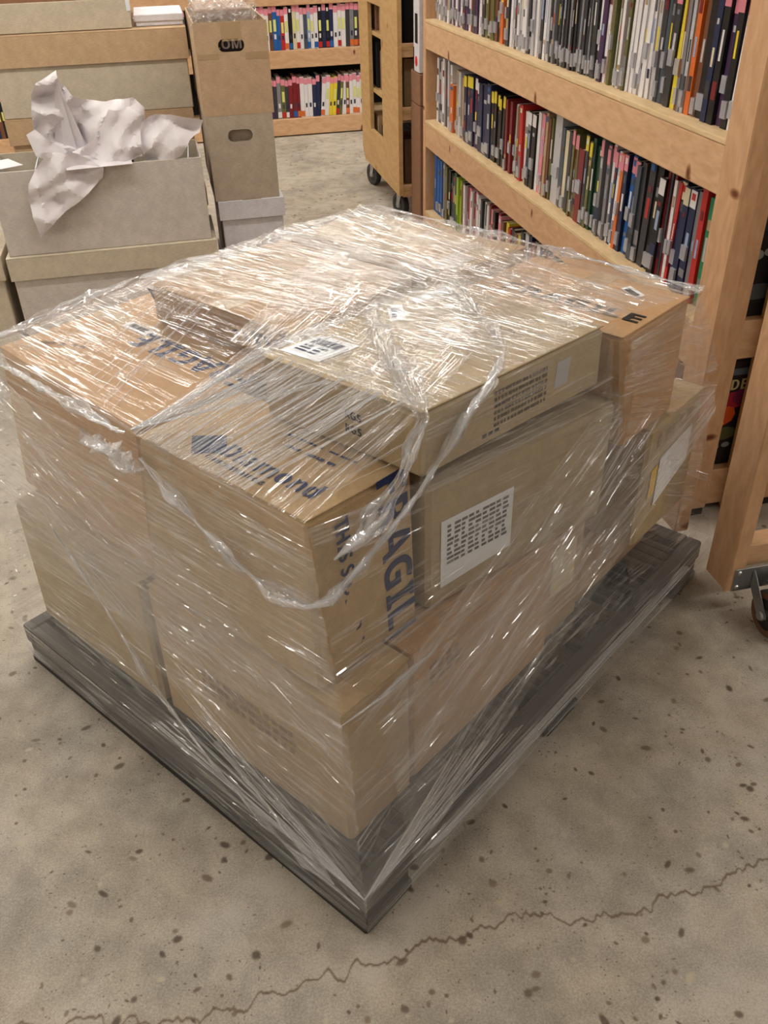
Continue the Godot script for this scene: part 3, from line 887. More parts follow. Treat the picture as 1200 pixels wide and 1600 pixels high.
func build_wrap() -> void:
	var o := thing("stretch_wrap", "clear stretch film wrapped tightly around the palletised cartons", "plastic wrap", PAL)
	var f: Material = M.film
	# left side
	film(o, [[-0.012, -0.012, 0.04], [1.03, -0.012, 0.04], [1.03, -0.010, 0.125], [-0.012, -0.010, 0.125]], f, 1, 1.2, 0.011)
	film(o, [[-0.010, -0.010, 0.124], [1.03, -0.010, 0.124], [1.012, 0.042, 0.423], [0.070, 0.048, 0.423]], f, 2)
	film(o, [[0.070, 0.048, 0.422], [1.012, 0.042, 0.422], [1.064, 0.118, 0.716], [0.150, 0.082, 0.716]], f, 3, 1.2)
	film(o, [[-0.014, -0.016, 0.10], [1.07, 0.050, 0.48], [1.07, 0.105, 0.70], [0.05, 0.036, 0.42]], M.film2, 4, 1.5, 0.009)
	film(o, [[0.05, 0.030, 0.36], [1.05, 0.028, 0.30], [1.062, 0.100, 0.66], [0.13, 0.070, 0.68]], M.film2, 5, 1.6, 0.008)
	# right side
	film(o, [[-0.012, -0.012, 0.04], [-0.012, 1.232, 0.04], [-0.010, 1.232, 0.125], [-0.010, -0.012, 0.125]], f, 6, 1.2, 0.011)
	film(o, [[-0.010, -0.010, 0.124], [-0.010, 0.86, 0.124], [0.052, 0.80, 0.423], [0.066, 0.046, 0.423]], f, 7)
	film(o, [[-0.010, 0.86, 0.124], [-0.010, 1.236, 0.124], [0.010, 1.114, 0.275], [0.052, 0.80, 0.423]], f, 8, 1.0, 0.005, 0.0014, {"b1": Vector3(-0.045, -0.012, -0.03)})
	film(o, [[0.066, 0.046, 0.422], [0.052, 0.80, 0.422], [0.030, 0.765, 0.684], [0.146, 0.082, 0.716]], f, 9, 1.2)
	film(o, [[0.052, 0.80, 0.423], [0.010, 1.114, 0.275], [0.008, 1.114, 0.57], [0.020, 0.750, 0.684]], f, 10)
	film(o, [[0.104, 0.262, 0.690], [0.042, 0.715, 0.680], [0.052, 0.708, 0.826], [0.098, 0.268, 0.826]], f, 11, 1.3)
	film(o, [[0.020, 0.750, 0.683], [0.008, 1.114, 0.57], [0.014, 0.968, 0.808], [0.022, 0.710, 0.810]], f, 12, 1.0, 0.005, 0.0014, {"b1": Vector3(-0.03, -0.02, -0.035)})
	film(o, [[-0.014, -0.016, 0.10], [0.025, 0.90, 0.58], [0.045, 0.74, 0.70], [0.055, 0.034, 0.40]], M.film2, 13, 1.6, 0.008)
	film(o, [[-0.016, 0.10, 0.115], [0.0, 1.12, 0.50], [0.012, 1.10, 0.58], [0.045, 0.10, 0.40]], M.film2, 14, 1.5, 0.008)
	film(o, [[0.018, 0.70, 0.70], [0.004, 1.10, 0.60], [0.012, 0.97, 0.80], [0.020, 0.71, 0.80]], M.film, 27, 1.5, 0.006)
	film(o, [[0.052, 0.706, 0.690], [0.022, 0.712, 0.690], [0.022, 0.712, 0.810], [0.052, 0.706, 0.826]], M.film2, 28)
	# top
	film(o, [[1.064, 0.118, 0.716], [0.550, 0.088, 0.718], [0.520, 0.384, 0.808], [0.880, 0.380, 0.810]], f, 15, 1.5, 0.006)
	film(o, [[0.550, 0.088, 0.718], [0.430, 0.262, 0.828], [0.250, 0.268, 0.828], [0.335, 0.086, 0.718]], f, 16, 2.2, 0.005)
	film(o, [[0.335, 0.086, 0.718], [0.250, 0.268, 0.828], [0.102, 0.270, 0.828], [0.158, 0.086, 0.718]], M.film2, 17, 1.2, 0.012)
	film(o, [[0.550, 0.088, 0.719], [0.520, 0.384, 0.809], [0.400, 0.45, 0.828], [0.430, 0.262, 0.829]], f, 18, 2.0, 0.008)
	film(o, [[0.880, 0.380, 0.810], [0.520, 0.384, 0.808], [0.400, 0.75, 0.826], [0.866, 0.75, 0.824]], f, 19, 1.4)
	film(o, [[0.430, 0.262, 0.828], [0.100, 0.270, 0.828], [0.052, 0.708, 0.826], [0.400, 0.72, 0.828]], f, 20, 1.3)
	film(o, [[0.866, 0.75, 0.824], [0.052, 0.708, 0.827], [0.016, 0.966, 0.806], [0.80, 0.960, 0.824]], f, 21, 1.3)
	film(o, [[0.885, 0.376, 0.816], [0.10, 0.46, 0.836], [0.04, 0.80, 0.834], [0.82, 0.955, 0.830]], M.film2, 22, 2.0, 0.009)
	film(o, [[0.54, 0.30, 0.806], [0.80, 0.95, 0.833], [0.30, 0.97, 0.829], [0.105, 0.275, 0.834]], M.film2, 23, 2.0, 0.009)
	# rear and far left, down to the pallet
	film(o, [[1.03, 1.225, 0.12], [-0.012, 1.236, 0.12], [0.016, 0.968, 0.806], [0.80, 0.962, 0.824]], f, 24, 1.0, 0.012, 0.006)
	film(o, [[1.03, -0.012, 0.12], [1.03, 1.225, 0.12], [0.80, 0.962, 0.824], [1.064, 0.118, 0.716]], f, 25, 1.0, 0.012, 0.006)
	film(o, [[1.064, 0.118, 0.716], [0.80, 0.960, 0.824], [0.866, 0.75, 0.824], [0.880, 0.380, 0.810]], f, 26, 1.2, 0.010, 0.004)
	# gathered ropes
	band(o, [[0.80, 0.030, 0.46], [0.66, 0.022, 0.345], [0.52, 0.008, 0.235], [0.36, -0.004, 0.165], [0.16, -0.016, 0.115], [-0.006, -0.018, 0.108]], 0.006, 0.4, 61)
	band(o, [[0.33, -0.004, 0.235], [0.20, -0.008, 0.17], [0.05, -0.016, 0.115]], 0.006, 0.4, 62)
	band(o, [[0.50, 0.066, 0.70], [0.40, 0.062, 0.650], [0.29, 0.060, 0.600], [0.205, 0.062, 0.585], [0.142, 0.066, 0.592], [0.118, 0.085, 0.605], [0.112, 0.15, 0.63], [0.100, 0.235, 0.685], [0.090, 0.285, 0.735], [0.080, 0.34, 0.79], [0.082, 0.42, 0.834], [0.115, 0.486, 0.838], [0.176, 0.543, 0.838], [0.235, 0.580, 0.838], [0.354, 0.656, 0.838]], 0.013, 0.5, 63)
	band(o, [[0.128, 0.110, 0.655], [0.104, 0.150, 0.69], [0.096, 0.215, 0.745], [0.092, 0.262, 0.822], [0.105, 0.268, 0.838], [0.150, 0.300, 0.838], [0.218, 0.347, 0.838], [0.282, 0.399, 0.838], [0.388, 0.480, 0.838]], 0.019, 0.6, 64)
	band(o, [[0.066, 0.036, 0.424], [0.055, 0.12, 0.428], [0.050, 0.24, 0.440]], 0.006, 0.3, 65)
	band(o, [[1.066, 0.11, 0.72], [0.98, 0.24, 0.765], [0.888, 0.374, 0.816]], 0.012, 0.8, 66)
	band(o, [[0.60, 0.052, 0.70], [0.555, 0.050, 0.69], [0.51, 0.056, 0.70]], 0.03, 0.5, 67)
	band(o, [[1.068, 0.104, 0.712], [0.86, 0.085, 0.722], [0.70, 0.078, 0.724], [0.56, 0.074, 0.722]], 0.012, 0.8, 68)
	band(o, [[0.885, 0.374, 0.814], [0.83, 0.62, 0.822], [0.80, 0.955, 0.830]], 0.010, 0.8, 69)
	band(o, [[0.80, 0.962, 0.830], [0.45, 0.972, 0.824], [0.016, 0.968, 0.810]], 0.009, 0.8, 70)
	# taut single strands
	strands(o, [0.548, 0.088, 0.720], [0.27, 0.086, 0.720], [0.432, 0.262, 0.832], [0.13, 0.268, 0.832], 70, 0.0009, 81)
	strands(o, [0.20, 0.12, 0.720], [0.165, 0.20, 0.718], [0.15, 0.262, 0.79], [0.10, 0.262, 0.75], 5, 0.0008, 82)
	strands(o, [0.545, 0.088, 0.722], [0.545, 0.088, 0.722], [0.43, 0.40, 0.832], [0.20, 0.30, 0.832], 26, 0.0009, 83)
	strands(o, [-0.008, -0.008, 0.12], [-0.008, 0.03, 0.12], [0.02, 0.25, 0.20], [-0.006, 0.45, 0.128], 22, 0.0008, 84)
	strands(o, [-0.008, -0.008, 0.12], [-0.008, -0.008, 0.12], [0.36, 0.015, 0.26], [0.55, -0.01, 0.126], 16, 0.0008, 85)
	strands(o, [-0.012, 0.10, 0.10], [-0.012, 0.20, 0.06], [-0.012, 1.1, 0.11], [-0.012, 1.15, 0.07], 12, 0.0008, 86)
	strands(o, [0.88, 0.384, 0.812], [0.66, 0.39, 0.812], [0.97, 0.20, 0.73], [0.60, 0.10, 0.724], 26, 0.0007, 87)

# ------------------------------------------------------------------ storage boxes at left (room coordinates)
func rbox(o: Node3D, called: String, s0: float, s1: float, y0: float, y1: float, t0: float, t1: float, m: Material, bev := 0.003) -> MeshInstance3D:
	var b := MB.new()
	b.box(Vector3(s0, y0, -t1), Vector3(s1, y1, -t0), bev)
	return part(called, b.mesh(), m, o)

# a panel in the plane z = 0 (x right, y up) of a given thickness with a rounded slot through it
func slotted(w: float, h: float, th: float, cx: float, cy: float, hw: float, hh: float, r: float) -> ArrayMesh:
	var hole := []
	var outer := []
	for q in 4:
		var ox: float = [1, -1, -1, 1][q]
		var oy: float = [1, 1, -1, -1][q]
		for k in 6:
			var a := PI / 2 * (q + k / 5.0)
			hole.append(Vector2(cx + ox * (hw - r) + r * cos(a), cy + oy * (hh - r) + r * sin(a)))
			var f := k / 5.0
			var corner := Vector2(w if ox > 0 else 0.0, h if oy > 0 else 0.0)
			var s0 := Vector2(corner.x, hole[q * 6].y) if q % 2 == 0 else Vector2(hole[q * 6].x, corner.y)
			var s1 := Vector2(cx + ox * (hw - r), corner.y) if q % 2 == 0 else Vector2(corner.x, cy + oy * (hh - r))
			outer.append(s0.lerp(corner, f * 2.0) if f < 0.5 else corner.lerp(s1, f * 2.0 - 1.0))
	for q in 4:
		var ox: float = [1, -1, -1, 1][q]
		var oy: float = [1, 1, -1, -1][q]
		outer[q * 6 + 2] = Vector2(w if ox > 0 else 0.0, h if oy > 0 else 0.0)
		outer[q * 6 + 3] = outer[q * 6 + 2]
	var b := MB.new()
	var n := hole.size()
	for i in n:
		var j := (i + 1) % n
		for z in [0.0, -th]:
			var nz := Vector3(0, 0, 1 if z == 0.0 else -1)
			var p := Vector3(outer[i].x, outer[i].y, z)
			var q := Vector3(outer[j].x, outer[j].y, z)
			var s := Vector3(hole[j].x, hole[j].y, z)
			var t := Vector3(hole[i].x, hole[i].y, z)
			if p.distance_to(q) > 1e-5:
				b.tri(p, q, s, nz)
			b.tri(p, s, t, nz)
		var mid := Vector3(cx, cy, -th / 2)
		var e0 := Vector3(hole[i].x, hole[i].y, 0)
		var e1 := Vector3(hole[j].x, hole[j].y, 0)
		var inn := (mid - e0) * Vector3(1, 1, 0)
		var nn := inn.normalized()
		b.tri(e0, e1, e1 - Vector3(0, 0, th), nn)
		b.tri(e0, e1 - Vector3(0, 0, th), e0 - Vector3(0, 0, th), nn)
	for e in [[Vector3(0, 0, 0), Vector3(w, 0, 0), Vector3(0, -1, 0)], [Vector3(0, h, 0), Vector3(w, h, 0), Vector3(0, 1, 0)], [Vector3(0, 0, 0), Vector3(0, h, 0), Vector3(-1, 0, 0)], [Vector3(w, 0, 0), Vector3(w, h, 0), Vector3(1, 0, 0)]]:
		var back := Vector3(0, 0, -th)
		b.tri(e[0], e[1], e[1] + back, e[2])
		b.tri(e[0], e[1] + back, e[0] + back, e[2])
	return b.mesh()

func lidded(label: String, s0: float, s1: float, y0: float, y1: float, t0: float, t1: float, body: Material, lid: Material, lid_h := 0.085, group := "lidded comic boxes at left") -> Node3D:
	var c := Vector3((s0 + s1) / 2, y0, -(t0 + t1) / 2)
	var o := thing("comic_box", label, "box", ROOM * Transform3D(Basis(), c), group)
	var w := (s1 - s0) / 2
	var d := (t1 - t0) / 2
	boxpart("body", Vector3(-w + 0.008, 0, -d + 0.008), Vector3(w - 0.008, y1 - y0 - 0.004, d - 0.008), body, o, 0.003)
	var b := MB.new()
	var h := y1 - y0
	b.box(Vector3(-w, h - 0.004, -d), Vector3(w, h, d), 0.0012)
	b.box(Vector3(-w, h - lid_h, d - 0.004), Vector3(w, h - 0.004, d), 0.0008)
	b.box(Vector3(-w, h - lid_h, -d), Vector3(w, h - 0.004, -d + 0.004), 0.0008)
	b.box(Vector3(-w, h - lid_h, -d + 0.004), Vector3(-w + 0.004, h - 0.004, d - 0.004), 0.0008)
	b.box(Vector3(w - 0.004, h - lid_h, -d + 0.004), Vector3(w, h - 0.004, d - 0.004), 0.0008)
	part("lid", b.mesh(), lid, o)
	return o

func open_box(called: String, label: String, s0: float, s1: float, y0: float, y1: float, t0: float, t1: float, m: Material, inner: Material, group := "", th := 0.004, skip_front := false) -> Node3D:
	var c := Vector3((s0 + s1) / 2, y0, -(t0 + t1) / 2)
	var o := thing(called, label, "box", ROOM * Transform3D(Basis(), c), group)
	var w := (s1 - s0) / 2
	var d := (t1 - t0) / 2
	var h := y1 - y0
	if not skip_front:
		boxpart("front_wall", Vector3(-w, 0, d - th), Vector3(w, h, d), m, o, 0.0012)
	boxpart("back_wall", Vector3(-w, 0, -d), Vector3(w, h, -d + th), inner, o, 0.0012)
	boxpart("side_wall", Vector3(-w, 0, -d + th), Vector3(-w + th, h, d - th), m, o, 0.0012)
	boxpart("side_wall", Vector3(w - th, 0, -d + th), Vector3(w, h, d - th), m, o, 0.0012)
	boxpart("bottom", Vector3(-w + th, 0, -d + th), Vector3(w - th, th, d - th), m, o, 0.0)
	return o

func build_left_boxes() -> void:
	lidded("grey-tan lidded comic box under the box with crumpled paper", -1.757, -1.062, 0.0, 0.450, 1.355, 1.66, M.grey_card, M.grey_card2, 0.078)
	lidded("lidded comic box at the left edge, beside the grey-tan lidded box", -2.50, -1.775, 0.0, 0.452, 1.37, 1.66, M.grey_card2, M.grey_card2, 0.078)
	var b2 := open_box("open_comic_box", "open grey cardboard box with crumpled white paper spilling out", -1.745, -1.078, 0.451, 0.718, 1.372, 1.65, M.grey_card, M.grey_card2, "", 0.005)
	boxpart("hand_slot_flap", Vector3(0.3335, 0.10, 0.02), Vector3(0.3385, 0.16, 0.10), M.brown_card, b2, 0.002)
	# comics and backing boards standing in the open box
	for i in 9:
		var q := thing("bagged_comic", "bagged comic standing in the open grey box, %s from its right end" % ordinal(i + 1), "comic", ROOM * Transform3D(Basis(Vector3.UP, rng.randf_range(-0.1, 0.1)), Vector3(-1.115 - i * 0.062, 0.457, -1.51)), "comics in the open grey box")
		boxpart("backing_board", Vector3(-0.0015, 0, -0.11), Vector3(0.0015, 0.25, 0.11), [M.label, M.brown_card, M.kraft4, M.shadow_black][i % 4], q, 0.0)
	# sheets of white paper lying over the rim
	var sh := thing("paper_sheet", "flat white paper sheet over the open grey box's front rim", "paper", ROOM * Transform3D(Basis(Vector3.RIGHT, 0.12).rotated(Vector3.UP, 0.1), Vector3(-1.40, 0.722, -1.375)), "loose flat paper sheets")
	boxpart("sheet", Vector3(-0.105, 0, -0.16), Vector3(0.10, 0.0012, 0.035), M.paper, sh, 0.0)
	var sh2 := thing("paper_sheet", "small white paper sheet at the open grey box's left end", "paper", ROOM * Transform3D(Basis(Vector3.UP, 0.5), Vector3(-1.73, 0.724, -1.42)), "loose flat paper sheets")
	boxpart("sheet", Vector3(-0.06, 0, -0.08), Vector3(0.08, 0.0012, 0.04), M.paper, sh2, 0.0)
	# the stack behind
	lidded("bottom box of the stack behind the crumpled paper", -1.72, -1.072, 0.0, 0.265, 1.775, 2.15, M.tan_card, M.tan_card)
	lidded("second box up in the stack behind the crumpled paper", -1.72, -1.072, 0.266, 0.530, 1.775, 2.15, M.tan_card, M.tan_card)
	lidded("third box up in the stack behind the crumpled paper", -1.72, -1.072, 0.531, 0.798, 1.775, 2.15, M.tan_card, M.tan_card)
	lidded("top box of the rear stack, grey body under tan lid", -1.725, -1.060, 0.799, 1.056, 1.77, 2.15, M.grey_card2, M.tan_card, 0.098)
	var tr := open_box("cardboard_tray", "shallow open cardboard tray on the tan lid, top left", -1.92, -1.238, 1.058, 1.146, 1.80, 2.13, M.grey_card2, M.brown_card)
	boxpart("corner_tab", Vector3(0.331, 0.05, 0.155), Vector3(0.343, 0.09, 0.167), M.label, tr, 0.001)
	var w := thing("white_flat_box", "white flat box on the tan lid beside the cardboard tray", "box", ROOM * Transform3D(Basis(), Vector3(-1.14, 1.057, -1.97)))
	boxpart("body", Vector3(-0.085, 0, -0.14), Vector3(0.075, 0.022, 0.14), M.white_card, w, 0.002)
	boxpart("lid", Vector3(-0.089, 0.014, -0.144), Vector3(0.079, 0.036, 0.144), M.white_card, w, 0.002)

func build_column() -> void:
	var g := "narrow boxes of the column stack"
	lidded("white lidded box on the floor at the foot of the narrow column", -1.04, -0.815, 0.0, 0.275, 1.42, 1.95, M.white_card, M.white_card, 0.065, g)
	var wb := lidded("white lidded box under two brown boxes in the narrow column", -1.04, -0.812, 0.276, 0.556, 1.42, 1.95, M.white_card, M.white_card, 0.064, g)
	boxpart("lid_slot", Vector3(-0.03, 0.279, 0.2475), Vector3(0.035, 0.2806, 0.264), M.soft_ink, wb, 0.0)
	for i in 2:
		var y0: float = [0.557, 0.828][i]
		var y1: float = [0.8275, 1.098][i]
		var s0: float = [-1.046, -1.049][i]
		var s1: float = [-0.826, -0.819][i]
		var o := open_box("narrow_comic_box", ["brown box with pushed-in hand hole, middle of the narrow column", "open brown box with dark hand hole atop the narrow column"][i], s0, s1, y0, y1, 1.425, 1.95, [M.col_card, M.col_card2][i], M.col_card, g, 0.005, true)
		var w := s1 - s0
		var h := y1 - y0
		var mesh := slotted(w, h, 0.005, w * 0.49, h * [0.765, 0.755][i], 0.041, 0.0185, 0.0175)
		part("front_wall", mesh, [M.col_card, M.col_card2][i], o, Transform3D(Basis(), Vector3(-w / 2, 0, 0.2625)))
		if i == 0:
			boxpart("hand_hole_flap", Vector3(-0.05, h * 0.765 - 0.03, 0.238), Vector3(0.046, h * 0.765 + 0.014, 0.243), M.col_card, o, 0.001)
			boxpart("lid_fold", Vector3(-w / 2 + 0.005, h - 0.004, -0.25), Vector3(w / 2 - 0.005, h, 0.2575), M.col_card, o, 0.0)
		else:
			boxpart("tape_patch", Vector3(-0.03, h * 0.80, 0.263), Vector3(0.032, h * 0.995, 0.2636), M.tape, o, 0.0)
			boxpart("tape_strip", Vector3(-w / 2 + 0.004, h * 0.615, 0.263), Vector3(-0.045, h * 0.675, 0.2636), M.tape, o, 0.0)
			boxpart("tape_strip", Vector3(0.04, h * 0.60, 0.263), Vector3(w / 2 - 0.003, h * 0.675, 0.2636), M.tape, o, 0.0)
		# perforated upper edge
		for k in 24:
			var x := -w / 2 + 0.004 + k * (w - 0.008) / 24.0
			boxpart("perforation_tooth", Vector3(x, h, 0.2585), Vector3(x + 0.004, h + 0.003, 0.2615), M.kraft3, o, 0.0)
	# dark comic behind the upper hand hole
	var c := thing("boxed_comic", "dark comic with white letters seen through the column's upper hand hole", "comic", ROOM * Transform3D(Basis(), Vector3(-0.934, 0.834, -1.455)))
	boxpart("cover", Vector3(-0.095, 0, -0.004), Vector3(0.095, 0.25, 0.004), mat(rgb(48, 36, 40), 0.5), c, 0.001)
	text("COMI", 0.026, Vector3(-0.004, 0.198, 0.0045), Vector3.RIGHT, Vector3.UP, mat(rgb(196, 188, 186), 0.5), c, "title_lettering", 1.15)
	# bundle of bagged comics in clear plastic on top
	var bu := thing("plastic_bundle", "clear plastic bundle lying on top of the narrow brown column", "plastic bundle", ROOM * Transform3D(Basis(), Vector3(-0.945, 1.1, -1.62)))
	boxpart("comic_stack", Vector3(-0.088, -0.06, -0.14), Vector3(0.088, 0.03, 0.14), mat(rgb(176, 150, 132), 0.7), bu, 0.004)
	for i in 3:
		var y := 0.004 + i * 0.022
		var pts := []
		var n := noise_of(300 + i, 1.0, 2)
		for k in 41:
			var f := k / 40.0
			var x := lerpf(-0.108, 0.100, f)
			pts.append(x)
		var b := MB.new()
		for k in 40:
			for r in 10:
				var p := []
				for q in [[k, r], [k + 1, r], [k + 1, r + 1], [k, r + 1]]:
					var a: float = (q[1] / 10.0 - 0.5) * PI
					var x: float = pts[q[0]]
					var z := 0.155 + 0.018 * cos(a) + 0.010 * n.get_noise_2d(x * 40.0, a * 2.0)
					p.append(Vector3(x, y + 0.012 * sin(a) + 0.012 * n.get_noise_2d(x * 30.0 + 9.0, a), z))
				b.quad(p[0], p[1], p[2], p[3], Vector3(0, y, 0))
		part("plastic_fold", b.mesh(), M.bag, bu)
	var top := MB.new()
	var nz := noise_of(330, 1.0, 2)
	for k in 24:
		for r in 24:
			var p := []
			for q in [[k, r], [k + 1, r], [k + 1, r + 1], [k, r + 1]]:
				var x := lerpf(-0.105, 0.10, q[0] / 24.0)
				var z := lerpf(-0.16, 0.17, q[1] / 24.0)
				p.append(Vector3(x, 0.058 + 0.014 * nz.get_noise_2d(x * 25.0, z * 25.0), z))
			top.quad(p[0], p[1], p[2], p[3], Vector3(0, -1, 0))
	part("plastic_fold", top.mesh(), M.bag, bu)

# ------------------------------------------------------------------ crumpled packing paper
# outline in (s, y); depth(s, y) gives how far the sheet lies beyond the box front
func crumple(called: String, o: Node3D, outline: Array, depth: Callable, sd: int, amp: float, cell := 0.008) -> void:
	var poly := PackedVector2Array()
	for q in outline:
		poly.append(Vector2(q[0], q[1]))
	var pts := PackedVector2Array()
	for i in poly.size():
		var a := poly[i]
		var b := poly[(i + 1) % poly.size()]
		var n := maxi(1, int(a.distance_to(b) / (cell * 0.7)))
		for k in n:
			pts.append(a.lerp(b, float(k) / n))
	rng.seed = sd
	var r := Rect2(poly[0], Vector2.ZERO)
	for p in poly:
		r = r.expand(p)
	var y := r.position.y
	while y < r.end.y:
		var x := r.position.x
		while x < r.end.x:
			var p := Vector2(x + rng.randf_range(-0.4, 0.4) * cell, y + rng.randf_range(-0.4, 0.4) * cell)
			if Geometry2D.is_point_in_polygon(p, poly):
				pts.append(p)
			x += cell
		y += cell
	var n1 := noise_of(sd, 3.0, 2)
	var folds := []
	for k in 5:
		var th := rng.randf() * PI
		folds.append([Vector2(cos(th), sin(th)), rng.randf_range(0.05, 0.16), rng.randf(), rng.randf_range(0.35, 0.9)])
	# straight sharp folds crossing one another
	var at := func(p: Vector2) -> Vector3:
		var d: float = depth.call(p.x, p.y) + amp * 0.5 * n1.get_noise_2d(p.x, p.y)
		for q in folds:
			var f: float = p.dot(q[0]) / q[1] + q[2] + 0.7 * n1.get_noise_2d(p.x * 0.8 + q[2] * 40.0, p.y * 0.8)
			d += amp * q[3] * (absf(f - floorf(f) - 0.5) - 0.25) * q[1] / 0.10
		return Vector3(p.x, p.y, -d)
	var P := []
	for p in pts:
		P.append(at.call(p))
	var tr := Geometry2D.triangulate_delaunay(pts)
	var nv := []
	for p in P:
		nv.append(Vector3.ZERO)
	var keep := []
	for i in range(0, tr.size(), 3):
		var c := (pts[tr[i]] + pts[tr[i + 1]] + pts[tr[i + 2]]) / 3.0
		if Geometry2D.is_point_in_polygon(c, poly):
			var nr: Vector3 = (P[tr[i + 1]] - P[tr[i]]).cross(P[tr[i + 2]] - P[tr[i]]).normalized()
			if nr.z < 0:
				nr = -nr
			keep.append([tr[i], tr[i + 1], tr[i + 2], nr])
			for k in 3:
				nv[tr[i + k]] += nr
	var b := MB.new()
	for q in keep:
		b.tri(P[q[0]], P[q[1]], P[q[2]], q[3])
		for k in 3:      # soften within a facet, keep the sharp folds
			var at2 := b.v.size() - 3 + k
			for e in 3:
				if b.v[at2] == P[q[e]]:
					var sm: Vector3 = nv[q[e]].normalized()
					b.n[at2] = sm if sm.dot(q[3]) > 0.93 else q[3]
	part(called, b.mesh(), M.paper, o)

func build_paper() -> void:
	var org := Vector3(-1.4, 0.72, -1.36)
	var o := thing("packing_paper", "crumpled white packing paper spilling out of the open grey box", "paper", ROOM * Transform3D(Basis(), org))
	# pixel outlines turned into metres on the plane of the box front
	var px := func(list: Array) -> Array:
		var out := []
		for q in list:
			out.append([-1.481 + (q[0] - 85.0) * 0.001838 - (q[1] - 120.0) * 0.00021 + 1.4, 0.982 - (q[1] - 120.0) * 0.002095 - (q[0] - 85.0) * 0.00006 - 0.72])
		return out
	crumple("crumpled_fold", o, px.call([[38, 150], [50, 133], [84, 118], [88, 136], [118, 160], [160, 165], [205, 162], [225, 178], [225, 215], [150, 240], [60, 240], [32, 222], [34, 195]]), func(s, y): return 0.10 + 0.25 * absf(s + 0.02) * 0.5 + 0.15 * (0.22 - y), 401, 0.07)
	crumple("hanging_fold", o, px.call([[36, 245], [60, 222], [105, 224], [150, 246], [146, 262], [120, 282], [92, 300], [62, 318], [30, 346], [18, 290], [22, 265]]), func(s, y): return -0.012 - 0.02 * maxf(0.0, -y) + 0.10 * maxf(0.0, y + 0.01), 402, 0.03)
	crumple("crumpled_fold", o, px.call([[98, 226], [135, 212], [150, 195], [165, 170], [180, 172], [200, 168], [222, 178], [216, 200], [216, 236], [170, 249], [135, 238]]), func(s, y): return 0.03 + 0.30 * maxf(0.0, y - 0.06), 403, 0.065)
	crumple("crumpled_fold", o, px.call([[210, 195], [232, 181], [268, 178], [325, 188], [318, 206], [300, 214], [284, 236], [246, 251], [224, 248], [216, 226]]), func(s, y): return 0.02 + 0.12 * y, 404, 0.055)
	crumple("crumpled_fold", o, px.call([[26, 200], [40, 194], [70, 215], [90, 228], [60, 238], [38, 230]]), func(s, y): return 0.05, 405, 0.04)

# ------------------------------------------------------------------ plywood cart at the far end of the bookcase
func caster(o: Node3D, at: Vector3, r: float, turn: float) -> void:
	var xf := Transform3D(Basis(Vector3.UP, turn), at)
	var ax := xf * Transform3D(Basis(Vector3.FORWARD, PI / 2), Vector3(0, 0, 0))
	var w := MB.new()
	w.lathe([Vector2(0.0, -0.014), Vector2(r * 0.35, -0.016), Vector2(r * 0.62, -0.012), Vector2(r * 0.68, -0.016), Vector2(r * 0.94, -0.016), Vector2(r, -0.009), Vector2(r, 0.009), Vector2(r * 0.94, 0.016), Vector2(r * 0.68, 0.016), Vector2(r * 0.62, 0.012), Vector2(r * 0.35, 0.016), Vector2(0.0, 0.014)], ax, 28)
	var wheel := part("wheel", w.mesh(), M.rubber, o)
	var h := MB.new()
	h.lathe([Vector2(0.0, -0.022), Vector2(r * 0.22, -0.022), Vector2(r * 0.3, -0.016), Vector2(r * 0.3, 0.016), Vector2(r * 0.22, 0.022), Vector2(0.0, 0.022)], ax, 16)
	part("hub", h.mesh(), M.steel, wheel)
	for s in [-1.0, 1.0]:
		var f := MB.new()
		var c := []
		for y in [-0.012, r + 0.012]:
			for q in [[-0.001, -0.012], [0.001, -0.012], [0.001, 0.012], [-0.001, 0.012]]:
				var wide := 1.0 if y < 0 else 1.9
				c.append(xf * Vector3(s * 0.02 + q[0], y, q[1] * wide + (0.018 if y > 0 else 0.0)))
		f.block(c, Vector3.ZERO, Vector3.ONE, Vector3.ZERO)
		part("fork", f.mesh(), M.steel, o)

